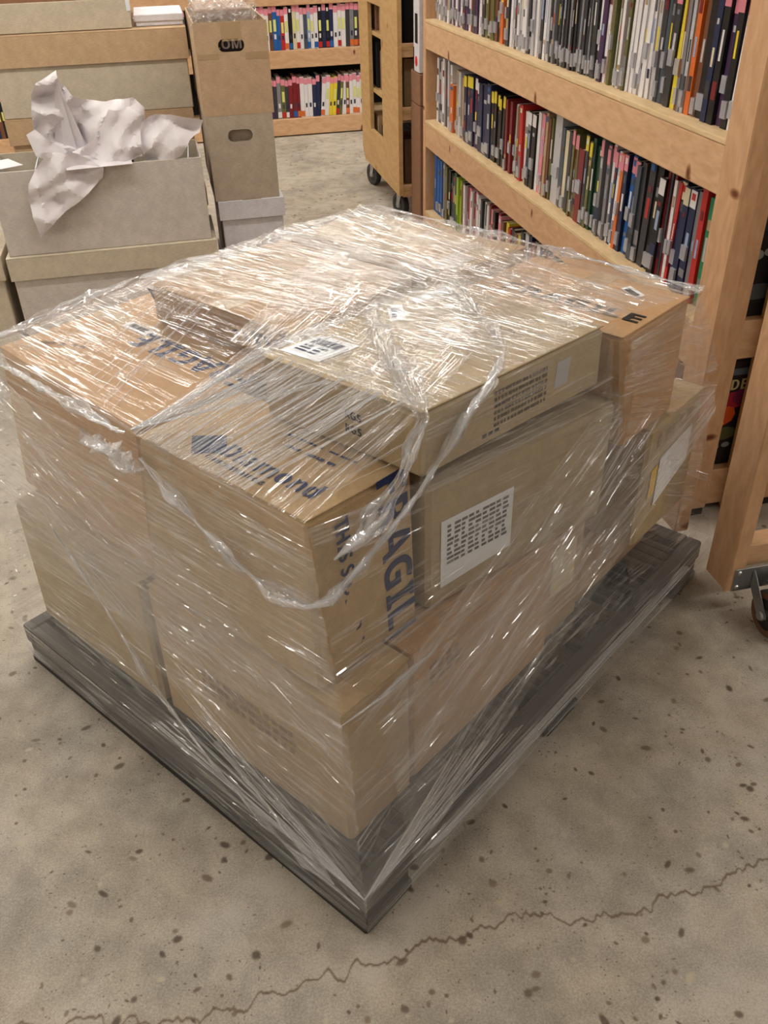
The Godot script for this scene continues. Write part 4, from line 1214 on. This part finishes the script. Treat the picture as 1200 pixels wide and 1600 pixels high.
func build_panel_cart() -> void:
	var o := thing("plywood_cart", "tall plywood cart on casters at the far end of the bookcase", "cart", ROOM * Transform3D(Basis(), Vector3(-0.05, 0, -3.72)))
	# local: x right, z towards the viewer; panel 0.93 long standing along z
	var L := 0.90
	var H := 1.5
	var b := MB.new()
	var p := func(z: float, y: float) -> Vector3: return Vector3(0, y, z)
	var bl := func(z0: float, z1: float, y0: float, y1: float) -> void:
		b.box(Vector3(-0.011, y0, z0), Vector3(0.011, y1, z1), 0.001)
	# side panel built as stiles and rails round the long slot, lower corner cut off
	bl.call(0.0, 0.235, 0.19, H)
	bl.call(0.545, L, 0.13, H)
	bl.call(0.235, 0.545, 0.13, 0.33)
	bl.call(0.235, 0.545, 0.955, H)
	part("side_panel", b.mesh(), M.cart_wood, o)
	var b2 := MB.new()
	b2.block([Vector3(-0.011, 0.13, 0.06), Vector3(0.011, 0.13, 0.06), Vector3(0.011, 0.13, 0.235), Vector3(-0.011, 0.13, 0.235), Vector3(-0.011, 0.19, 0.0), Vector3(0.011, 0.19, 0.0), Vector3(0.011, 0.19, 0.235), Vector3(-0.011, 0.19, 0.235)], Vector3.ZERO, Vector3.ONE, Vector3.ZERO)
	part("cut_corner", b2.mesh(), M.cart_wood, o)
	boxpart("side_panel", Vector3(0.36, 0.15, 0.0), Vector3(0.382, H, L), M.cart_wood, o, 0.001)
	for y in [0.15, 0.52, 0.80, 1.15]:
		boxpart("shelf", Vector3(0.011, y, 0.01), Vector3(0.36, y + 0.02, L - 0.01), M.cart_wood, o, 0.001)
		boxpart("front_rail", Vector3(0.011, y - 0.03, L - 0.03), Vector3(0.36, y + 0.03, L - 0.012), M.pine2, o, 0.002)
	for q in [[0.02, 0.14], [0.02, 0.80], [0.33, 0.14], [0.33, 0.80]]:
		caster(o, Vector3(q[0], 0.062, q[1]), 0.062, 0.3)
	# what it carries
	var k := 0
	for y in [0.17, 0.54, 0.82]:
		for z in [0.145, 0.42, 0.70]:
			var c := thing("small_carton", "small carton on the plywood cart's %s shelf, %s from its near end" % [["lowest", "middle", "upper"][k / 3], ["third", "second", "first"][k % 3]], "box", ROOM * Transform3D(Basis(Vector3.UP, 0.05 * (k % 3 - 1)), Vector3(0.115, y, -3.72 + z)), "cartons on the plywood cart")
			var hgt: float = [0.22, 0.19, 0.21][k % 3]
			var m: Material = [M.kraft4, M.shadow_black, M.brown_card][(k + k / 3) % 3]
			boxpart("body", Vector3(-0.13, 0, -0.11), Vector3(0.13, hgt, 0.11), m, c, 0.003)
			boxpart("flap", Vector3(-0.128, hgt, -0.108), Vector3(-0.001, hgt + 0.003, 0.108), m, c, 0.0)
			boxpart("flap", Vector3(0.001, hgt, -0.108), Vector3(0.128, hgt + 0.003, 0.108), m, c, 0.0)
			k += 1
	# two tall brown cartons between the cart and the bookcase
	var t1 := thing("upright_carton", "tall brown carton standing on the floor at bookcase's far end", "box", ROOM * Transform3D(Basis(), Vector3(0.15, 0, -2.72)), "brown cartons at the bookcase's far end")
	boxpart("body", Vector3(-0.15, 0, -0.085), Vector3(0.15, 0.583, 0.085), M.brown_card, t1, 0.003)
	boxpart("flap", Vector3(-0.149, 0.583, -0.084), Vector3(0.149, 0.586, 0.0), M.brown_card, t1, 0.0)
	var t2 := thing("upright_carton", "brown carton stacked on the tall one at bookcase's far end", "box", ROOM * Transform3D(Basis(), Vector3(0.15, 0.587, -2.72)), "brown cartons at the bookcase's far end")
	boxpart("body", Vector3(-0.15, 0, -0.083), Vector3(0.15, 0.135, 0.083), M.brown_card, t2, 0.003)
	boxpart("flap", Vector3(-0.149, 0.135, -0.082), Vector3(0.149, 0.138, 0.0), M.brown_card, t2, 0.0)
	var w := thing("white_game_box", "white box with red dot standing on the brown cartons", "box", ROOM * Transform3D(Basis(), Vector3(0.15, 0.726, -2.72)))
	boxpart("body", Vector3(-0.15, 0, -0.03), Vector3(0.10, 0.30, 0.07), M.white_card, w, 0.002)
	var dot := MB.new()
	dot.lathe([Vector2(0, 0.0008), Vector2(0.022, 0.0008), Vector2(0.022, 0)], Transform3D(Basis(Vector3.BACK, PI / 2), Vector3(-0.1502, 0.045, 0.02)), 20)
	part("red_dot", dot.mesh(), mat(rgb(214, 44, 50), 0.5), w)
	boxpart("black_print", Vector3(-0.1512, 0.12, 0.0), Vector3(-0.15, 0.24, 0.045), M.shadow_black, w, 0.0)
	boxpart("black_edge", Vector3(-0.1512, 0.0, -0.03), Vector3(-0.15, 0.10, -0.018), M.shadow_black, w, 0.0)

# ------------------------------------------------------------------ lumber cart at the right edge
func build_post_cart() -> void:
	var o := thing("lumber_cart", "rolling lumber cart with steel-plated caster at the right edge", "cart", ROOM * Transform3D(Basis(), Vector3(-0.088, 0, 0.40)))
	# local x right, z towards viewer; near left post with its narrow face to the viewer
	var y0 := 0.085
	for q in [[0.0, 0.0], [0.66, 0.0], [0.66, -0.24], [0.0, -0.24]]:
		lumber("post", Vector3(q[0] + 0.019, y0, q[1] - 0.044), Vector3(q[0] + 0.019, 1.6, q[1] - 0.044), 0.038, 0.089, M.pine3, o, Vector3.RIGHT)
	lumber("rail", Vector3(0.04, 0.165, -0.045), Vector3(0.66, 0.165, -0.045), 0.06, 0.05, M.pine, o)
	lumber("rail", Vector3(0.04, 1.45, -0.045), Vector3(0.66, 1.45, -0.045), 0.089, 0.038, M.pine2, o)
	lumber("side_rail", Vector3(0.68, 0.165, -0.09), Vector3(0.68, 0.165, -0.24), 0.089, 0.038, M.pine2, o)
	# steel plate screwed over the joint, with a fixed wheel
	var plate := boxpart("caster_plate", Vector3(0.012, 0.088, 0.0), Vector3(0.115, 0.150, 0.004), M.steel, o, 0.001)
	for q in [[0.022, 0.099], [0.022, 0.139], [0.105, 0.099], [0.105, 0.139]]:
		var s := MB.new()
		s.lathe([Vector2(0, 0.005), Vector2(0.005, 0.004), Vector2(0.007, 0.001), Vector2(0.007, 0)], Transform3D(Basis(Vector3.RIGHT, PI / 2), Vector3(q[0], q[1], 0.004)), 10)
		part("bolt", s.mesh(), M.steel, plate)
	var wx := Transform3D(Basis(Vector3.FORWARD, PI / 2), Vector3(0.088, 0.056, 0.062))
	var w := MB.new()
	w.lathe([Vector2(0.0, -0.017), Vector2(0.02, -0.019), Vector2(0.036, -0.014), Vector2(0.038, -0.019), Vector2(0.053, -0.019), Vector2(0.056, -0.012), Vector2(0.056, 0.012), Vector2(0.053, 0.019), Vector2(0.038, 0.019), Vector2(0.036, 0.014), Vector2(0.02, 0.019), Vector2(0.0, 0.017)], wx, 32)
	var wheel := part("wheel", w.mesh(), M.rubber, o)
	var rim := MB.new()
	rim.lathe([Vector2(0.038, -0.0195), Vector2(0.052, -0.0198), Vector2(0.052, -0.019)], wx, 32)
	part("wheel_rim", rim.mesh(), M.hub, wheel)
	for sx in [0.058, 0.116]:
		var f := MB.new()
		var x0: float = sx - 0.0015
		var x1: float = sx + 0.0015
		f.block([Vector3(x0, 0.040, 0.055), Vector3(x1, 0.040, 0.055), Vector3(x1, 0.060, 0.082), Vector3(x0, 0.060, 0.082), Vector3(x0, 0.100, 0.004), Vector3(x1, 0.100, 0.004), Vector3(x1, 0.145, 0.006), Vector3(x0, 0.145, 0.006)], Vector3.ZERO, Vector3.ONE, Vector3(0.2, 0.02, 0.05))
		part("fork", f.mesh(), M.steel, o)
	var axl := MB.new()
	axl.lathe([Vector2(0.0, -0.036), Vector2(0.010, -0.036), Vector2(0.013, -0.030), Vector2(0.013, 0.030), Vector2(0.010, 0.036), Vector2(0.0, 0.036)], wx, 14)
	part("axle", axl.mesh(), M.steel, wheel)

# ------------------------------------------------------------------ books
func ordinal(n: int) -> String:
	var words := ["", "first", "second", "third", "fourth", "fifth", "sixth", "seventh", "eighth", "ninth", "tenth"]
	if n < words.size():
		return words[n]
	var suf := "th"
	if n % 100 < 11 or n % 100 > 13:
		suf = ["th", "st", "nd", "rd", "th", "th", "th", "th", "th", "th"][n % 10]
	return "%d%s" % [n, suf]

var book_mats := {}
var unit_cover: ArrayMesh
var unit_pages: ArrayMesh
var unit_box: ArrayMesh
const COLS := {
	"white": [226, 222, 224], "pale grey": [186, 184, 188], "grey": [128, 126, 130], "charcoal": [60, 60, 64], "black": [32, 31, 34], "navy": [38, 46, 78], "blue": [40, 96, 168],
	"purple": [72, 48, 82], "dark red": [122, 36, 42], "red": [188, 46, 44], "orange": [214, 110, 52], "brown": [116, 74, 52], "tan": [176, 148, 112], "olive": [104, 104, 62],
	"dark green": [44, 72, 56], "green": [48, 132, 92], "lime": [158, 186, 54], "yellow": [226, 204, 60], "pink": [226, 140, 156], "cream": [214, 202, 170], "slate": [72, 82, 94], "pale blue": [150, 166, 196]}

func bmat(c: String, rough := 0.35) -> StandardMaterial3D:
	var key := c + str(rough)
	if not book_mats.has(key):
		var q: Array = COLS[c]
		book_mats[key] = mat(rgb(q[0], q[1], q[2]), rough)
	return book_mats[key]

# one book: spine faces -x of its own axes, thickness along z, stands on y = 0
func book(xf: Transform3D, w: float, h: float, d: float, col: String, label: String, group: String, extra: Array) -> void:
	var o := thing("book", label, "book", xf, group)
	var sc := Transform3D(Basis.from_scale(Vector3(d, h, w)), Vector3.ZERO)
	part("cover", unit_cover, bmat(col), o, sc)
	part("page_block", unit_pages, M.pages, o, sc)
	for e in extra:      # [name, colour or material, y0, y1, width share]
		var m: Material = bmat(e[1]) if e[1] is String else e[1]
		var wd: float = w * e[4]
		part(e[0], unit_box, m, o, Transform3D(Basis.from_scale(Vector3(e[5] if e.size() > 5 else 0.0012, e[3] - e[2], wd)), Vector3(-(e[5] if e.size() > 5 else 0.0012), e[2], -wd / 2)))

func build_books() -> void:
	var c := MB.new()
	c.box(Vector3(0, 0, -0.5), Vector3(0.014, 1, 0.5), 0.0)
	c.box(Vector3(0.014, 0, -0.5), Vector3(1, 1, -0.42), 0.0)
	c.box(Vector3(0.014, 0, 0.42), Vector3(1, 1, 0.5), 0.0)
	unit_cover = c.mesh()
	var p := MB.new()
	p.box(Vector3(0.015, 0.012, -0.419), Vector3(0.97, 0.984, 0.419), 0.0)
	unit_pages = p.mesh()
	var u := MB.new()
	u.box(Vector3(0, 0, 0), Vector3(1, 1, 1), 0.0)
	unit_box = u.mesh()
	# each run: far t, near t, how many, colours in turn, colour of the top band, height
	var low := [[2.568, 2.43, 3, ["blue"], "", 0.27], [2.43, 2.29, 4, ["grey", "charcoal", "olive", "black"], "", 0.26], [2.29, 2.185, 3, ["dark green", "charcoal"], "", 0.25], [2.183, 2.125, 2, ["lime"], "", 0.25], [2.12, 2.064, 2, ["dark red", "charcoal"], "", 0.25], [2.064, 1.85, 7, ["white", "dark red", "pink"], "", 0.25], [1.85, 1.72, 5, ["white", "charcoal"], "", 0.24], [1.72, 1.558, 5, ["dark red", "pink", "black"], "", 0.24], [1.558, 1.335, 6, ["brown", "yellow", "red", "black"], "", 0.23], [1.335, 0.9, 12, ["charcoal", "white", "navy", "dark red"], "", 0.25], [0.9, 0.06, 25, ["charcoal", "brown", "pale grey", "navy", "dark green", "dark red"], "", 0.26]]
	var mid := [[2.538, 2.305, 7, ["white", "charcoal", "pale grey"], "", 0.27], [2.305, 2.25, 1, ["orange"], "", 0.20], [2.25, 2.10, 4, ["tan", "grey", "pale grey"], "", 0.25], [2.093, 1.96, 3, ["navy"], "yellow", 0.26], [1.96, 1.89, 2, ["purple", "navy"], "white", 0.26], [1.89, 1.735, 3, ["navy"], "", 0.265], [1.728, 1.577, 5, ["black"], "yellow", 0.25], [1.577, 1.41, 7, ["brown", "dark red", "grey", "dark red", "olive", "pale grey"], "", 0.245], [1.402, 1.33, 2, ["red", "white"], "", 0.25], [1.324, 1.245, 2, ["black"], "white", 0.26], [1.242, 1.182, 2, ["white", "pink"], "", 0.26], [1.182, 1.10, 4, ["brown", "tan", "brown", "olive"], "", 0.265], [1.095, 1.03, 1, ["pale grey"], "", 0.285], [1.02, 0.935, 3, ["slate", "cream", "charcoal"], "", 0.25], [0.932, 0.862, 4, ["brown", "olive"], "pink", 0.26], [0.857, 0.812, 1, ["dark red"], "", 0.22], [0.808, 0.762, 2, ["charcoal", "olive"], "yellow", 0.265], [0.76, 0.695, 3, ["dark green"], "", 0.26], [0.692, 0.63, 3, ["grey", "charcoal"], "pink", 0.27], [0.626, 0.545, 4, ["white", "navy", "white", "orange"], "pink", 0.27], [0.542, 0.466, 3, ["navy", "blue", "charcoal"], "pink", 0.265], [0.463, 0.41, 2, ["slate", "charcoal"], "", 0.265], [0.406, 0.336, 2, ["charcoal", "black"], "", 0.28], [0.334, 0.30, 1, ["black"], "white", 0.265], [0.299, 0.26, 3, ["dark red", "charcoal"], "", 0.275], [0.258, 0.226, 2, ["white", "red"], "", 0.27], [0.225, 0.168, 2, ["navy"], "cream", 0.265], [0.167, 0.131, 1, ["navy"], "white", 0.27], [0.13, 0.107, 1, ["grey"], "", 0.28], [0.106, 0.078, 1, ["red"], "", 0.28], [0.076, 0.049, 1, ["green"], "", 0.275], [0.047, 0.044, 0, ["black"], "", 0.27]]
	var high := [[2.57, 2.23, 11, ["pale grey", "purple", "white", "charcoal"], "", 0.27], [2.229, 1.855, 12, ["purple", "white", "dark red", "charcoal"], "", 0.27], [1.852, 1.706, 4, ["olive", "brown"], "", 0.27], [1.704, 1.57, 4, ["charcoal", "orange", "purple"], "", 0.27], [1.567, 1.18, 15, ["white", "white", "charcoal", "white", "pale grey"], "", 0.27], [1.179, 0.82, 22, ["charcoal", "charcoal", "grey", "black"], "", 0.27], [0.819, 0.757, 2, ["white", "purple"], "", 0.28], [0.756, 0.677, 4, ["white", "red", "olive"], "", 0.27], [0.676, 0.583, 5, ["olive", "white", "dark red"], "", 0.27], [0.582, 0.444, 6, ["white", "white", "pale grey"], "", 0.28], [0.443, 0.379, 3, ["charcoal", "slate"], "", 0.28], [0.378, 0.348, 1, ["charcoal"], "pink", 0.28], [0.347, 0.318, 1, ["yellow"], "", 0.28], [0.317, 0.268, 3, ["brown", "grey", "pale grey"], "", 0.28], [0.267, 0.217, 2, ["orange", "brown"], "", 0.28], [0.216, 0.176, 1, ["black"], "", 0.285], [0.175, 0.150, 1, ["navy"], "", 0.28], [0.149, 0.062, 3, ["black", "purple"], "pink", 0.28], [0.061, 0.044, 1, ["white"], "dark red", 0.27]]
	var rows := [[low, 0.1205, "lowest"], [mid, 0.5385, "middle"], [high, 0.9555, "upper"]]
	rng.seed = 505
	for r in rows:
		var items := []
		for run in r[0]:
			var n: int = run[2]
			for k in n:
				var w: float = (run[0] - run[1]) / n
				items.append([0.10 + 0.962 * (run[1] + (n - 1 - k + 0.5) * w), w * 0.962, run[3][k % run[3].size()], run[4], run[5]])
		items.sort_custom(func(a, b): return a[0] < b[0])
		for i in items.size():
			var q: Array = items[i]
			var w: float = q[1] * rng.randf_range(0.82, 0.94)
			var h: float = q[4] * rng.randf_range(0.95, 1.03)
			var proud := rng.randf_range(0.0, 0.018)
			if q[2] == "dark red" and absf(q[0] - 0.83) < 0.03:
				proud = -0.012
			var size := "thin" if w < 0.017 else ("thick" if w > 0.03 else "slim")
			var extra := []
			if q[3] != "":
				extra.append(["spine_label", q[3], h * 0.83, h * 0.985, 0.98])
			if rng.randf() < 0.6 and w > 0.012:
				var tone: String = ["white", "pale grey", "red", "cream", "yellow", "pale blue"][rng.randi() % 6]
				if tone == q[2]:
					tone = "charcoal"
				var y := rng.randf_range(0.38, 0.52)
				extra.append(["title_band", tone, h * y, h * (y + rng.randf_range(0.08, 0.24)), rng.randf_range(0.25, 0.5), 0.0008])
			if rng.randf() < 0.5 and w > 0.012:
				var ya := rng.randf_range(0.70, 0.76)
				extra.append(["author_band", ["pale grey", "tan", "grey", "brown", "slate", "dark red"][rng.randi() % 6], h * ya, h * (ya + rng.randf_range(0.03, 0.12)), rng.randf_range(0.35, 0.8), 0.0009])
			if rng.randf() < 0.4:
				extra.append(["foot_band", ["grey", "charcoal", "dark red", "navy", "tan"][rng.randi() % 5], h * 0.18, h * rng.randf_range(0.22, 0.34), rng.randf_range(0.5, 0.96), 0.0007])
			if rng.randf() < 0.25:
				extra.append(["publisher_mark", ["red", "white", "blue", "cream"][rng.randi() % 4], h * 0.90, h * 0.96, 0.6, 0.0016])
			var y1 := rng.randf_range(0.004, 0.03) if rng.randf() < 0.75 else rng.randf_range(0.06, 0.10)
			if rng.randf() < 0.82:
				extra.append(["plastic_tag", M.tag, y1, y1 + 0.036, maxf(0.9, 0.014 / w), 0.006])
			var lab := "%s %s book%s on the bookcase's %s shelf, %s from near post" % [size, q[2], (" with %s top" % q[3]) if q[3] != "" else "", r[2], ordinal(i + 1)]
			var xf := ROOM * Transform3D(Basis(Vector3.RIGHT, rng.randf_range(-0.02, 0.05)), Vector3(0.05 + proud * 0.7, r[1], -q[0]))
			book(xf, w, h, 0.175, q[2], lab, "books on the bookcase's %s shelf" % r[2], extra)
	# rear shelves: books with pink publisher tops and yellow-green stickers
	var seqs := {
		"lower": ["white", "white", "white", "white", "brown", "white", "olive", "charcoal", "yellow", "yellow", "white", "white", "navy", "navy", "white", "white", "white", "dark red", "dark red", "dark red", "charcoal", "olive", "grey", "charcoal", "purple", "charcoal", "black", "red", "charcoal"],
		"upper": ["charcoal", "charcoal", "grey", "charcoal", "white", "white", "white", "navy", "black", "navy", "black", "white", "white", "pale blue", "slate", "white", "white", "cream", "black", "white", "red", "blue", "blue", "brown", "white", "white", "navy", "charcoal", "olive"]}
	rng.seed = 606
	for nm in ["lower", "upper"]:
		var y: float = {"lower": 0.1185, "upper": 0.5525}[nm]
		var s := 0.222
		var seq: Array = seqs[nm]
		for i in seq.size():
			var w := rng.randf_range(0.022, 0.032)
			var h := rng.randf_range(0.245, 0.275)
			var pinkish: bool = seq[i] != "black" or rng.randf() < 0.4
			var extra := [["spine_label", "pink" if pinkish else "white", h * (0.84 if pinkish else 0.9), h * 0.985, 0.96 if pinkish else 0.5]]
			var st := rng.randf() < 0.45
			if st:
				extra.append(["sticker", mat(rgb(216, 218, 126), 0.5), h * 0.42, h * 0.68, 0.6, 0.003])
			extra.append(["title_band", ["charcoal", "white", "navy"][i % 3], h * 0.25, h * 0.36, 0.45, 0.0008])
			if rng.randf() < 0.4:
				extra.append(["foot_band", ["blue", "orange", "red", "white"][rng.randi() % 4], h * 0.02, h * 0.16, 0.97, 0.001])
			var lab := "%s book%s, rear bookcase's %s row, %s left of plywood cart" % [seq[i], " with yellow sticker" if st else "", nm, ordinal(i + 1)]
			var lean := 0.10 if nm == "lower" and i > 4 and i < 12 else 0.02
			# spine towards the viewer: own -x turned to room +z
			var bs := Basis(Vector3.UP, PI / 2) * Basis(Vector3.RIGHT, lean)
			book(ROOM * Transform3D(bs, Vector3(s - w / 2, y, -5.06)), w * 0.95, h, 0.17, seq[i], lab, "books on the rear bookcase's %s row" % nm, extra)
			s -= w
	# a few more that show past the stacks at left
	for q in [["lower", -2.08, 10, "far left"], ["upper", -0.96, 14, "between the tray and the column"]]:
		var s: float = q[1]
		for i in q[2]:
			var w := rng.randf_range(0.024, 0.032)
			var h := rng.randf_range(0.25, 0.28)
			var col: String = ["charcoal", "black", "brown", "navy"][i % 4]
			var lab := "%s book, rear bookcase, %s, %s from the right" % [col, q[3], ordinal(i + 1)]
			book(ROOM * Transform3D(Basis(Vector3.UP, PI / 2), Vector3(s - w / 2, {"lower": 0.1185, "upper": 0.5525}[q[0]], -5.06)), w * 0.95, h, 0.17, col, lab, "books past the stacks at left", [["spine_label", "pink", h * 0.85, h * 0.985, 0.96], ["sticker", mat(rgb(216, 218, 126), 0.5), h * 0.42, h * 0.62, 0.5, 0.003]])
			s -= w
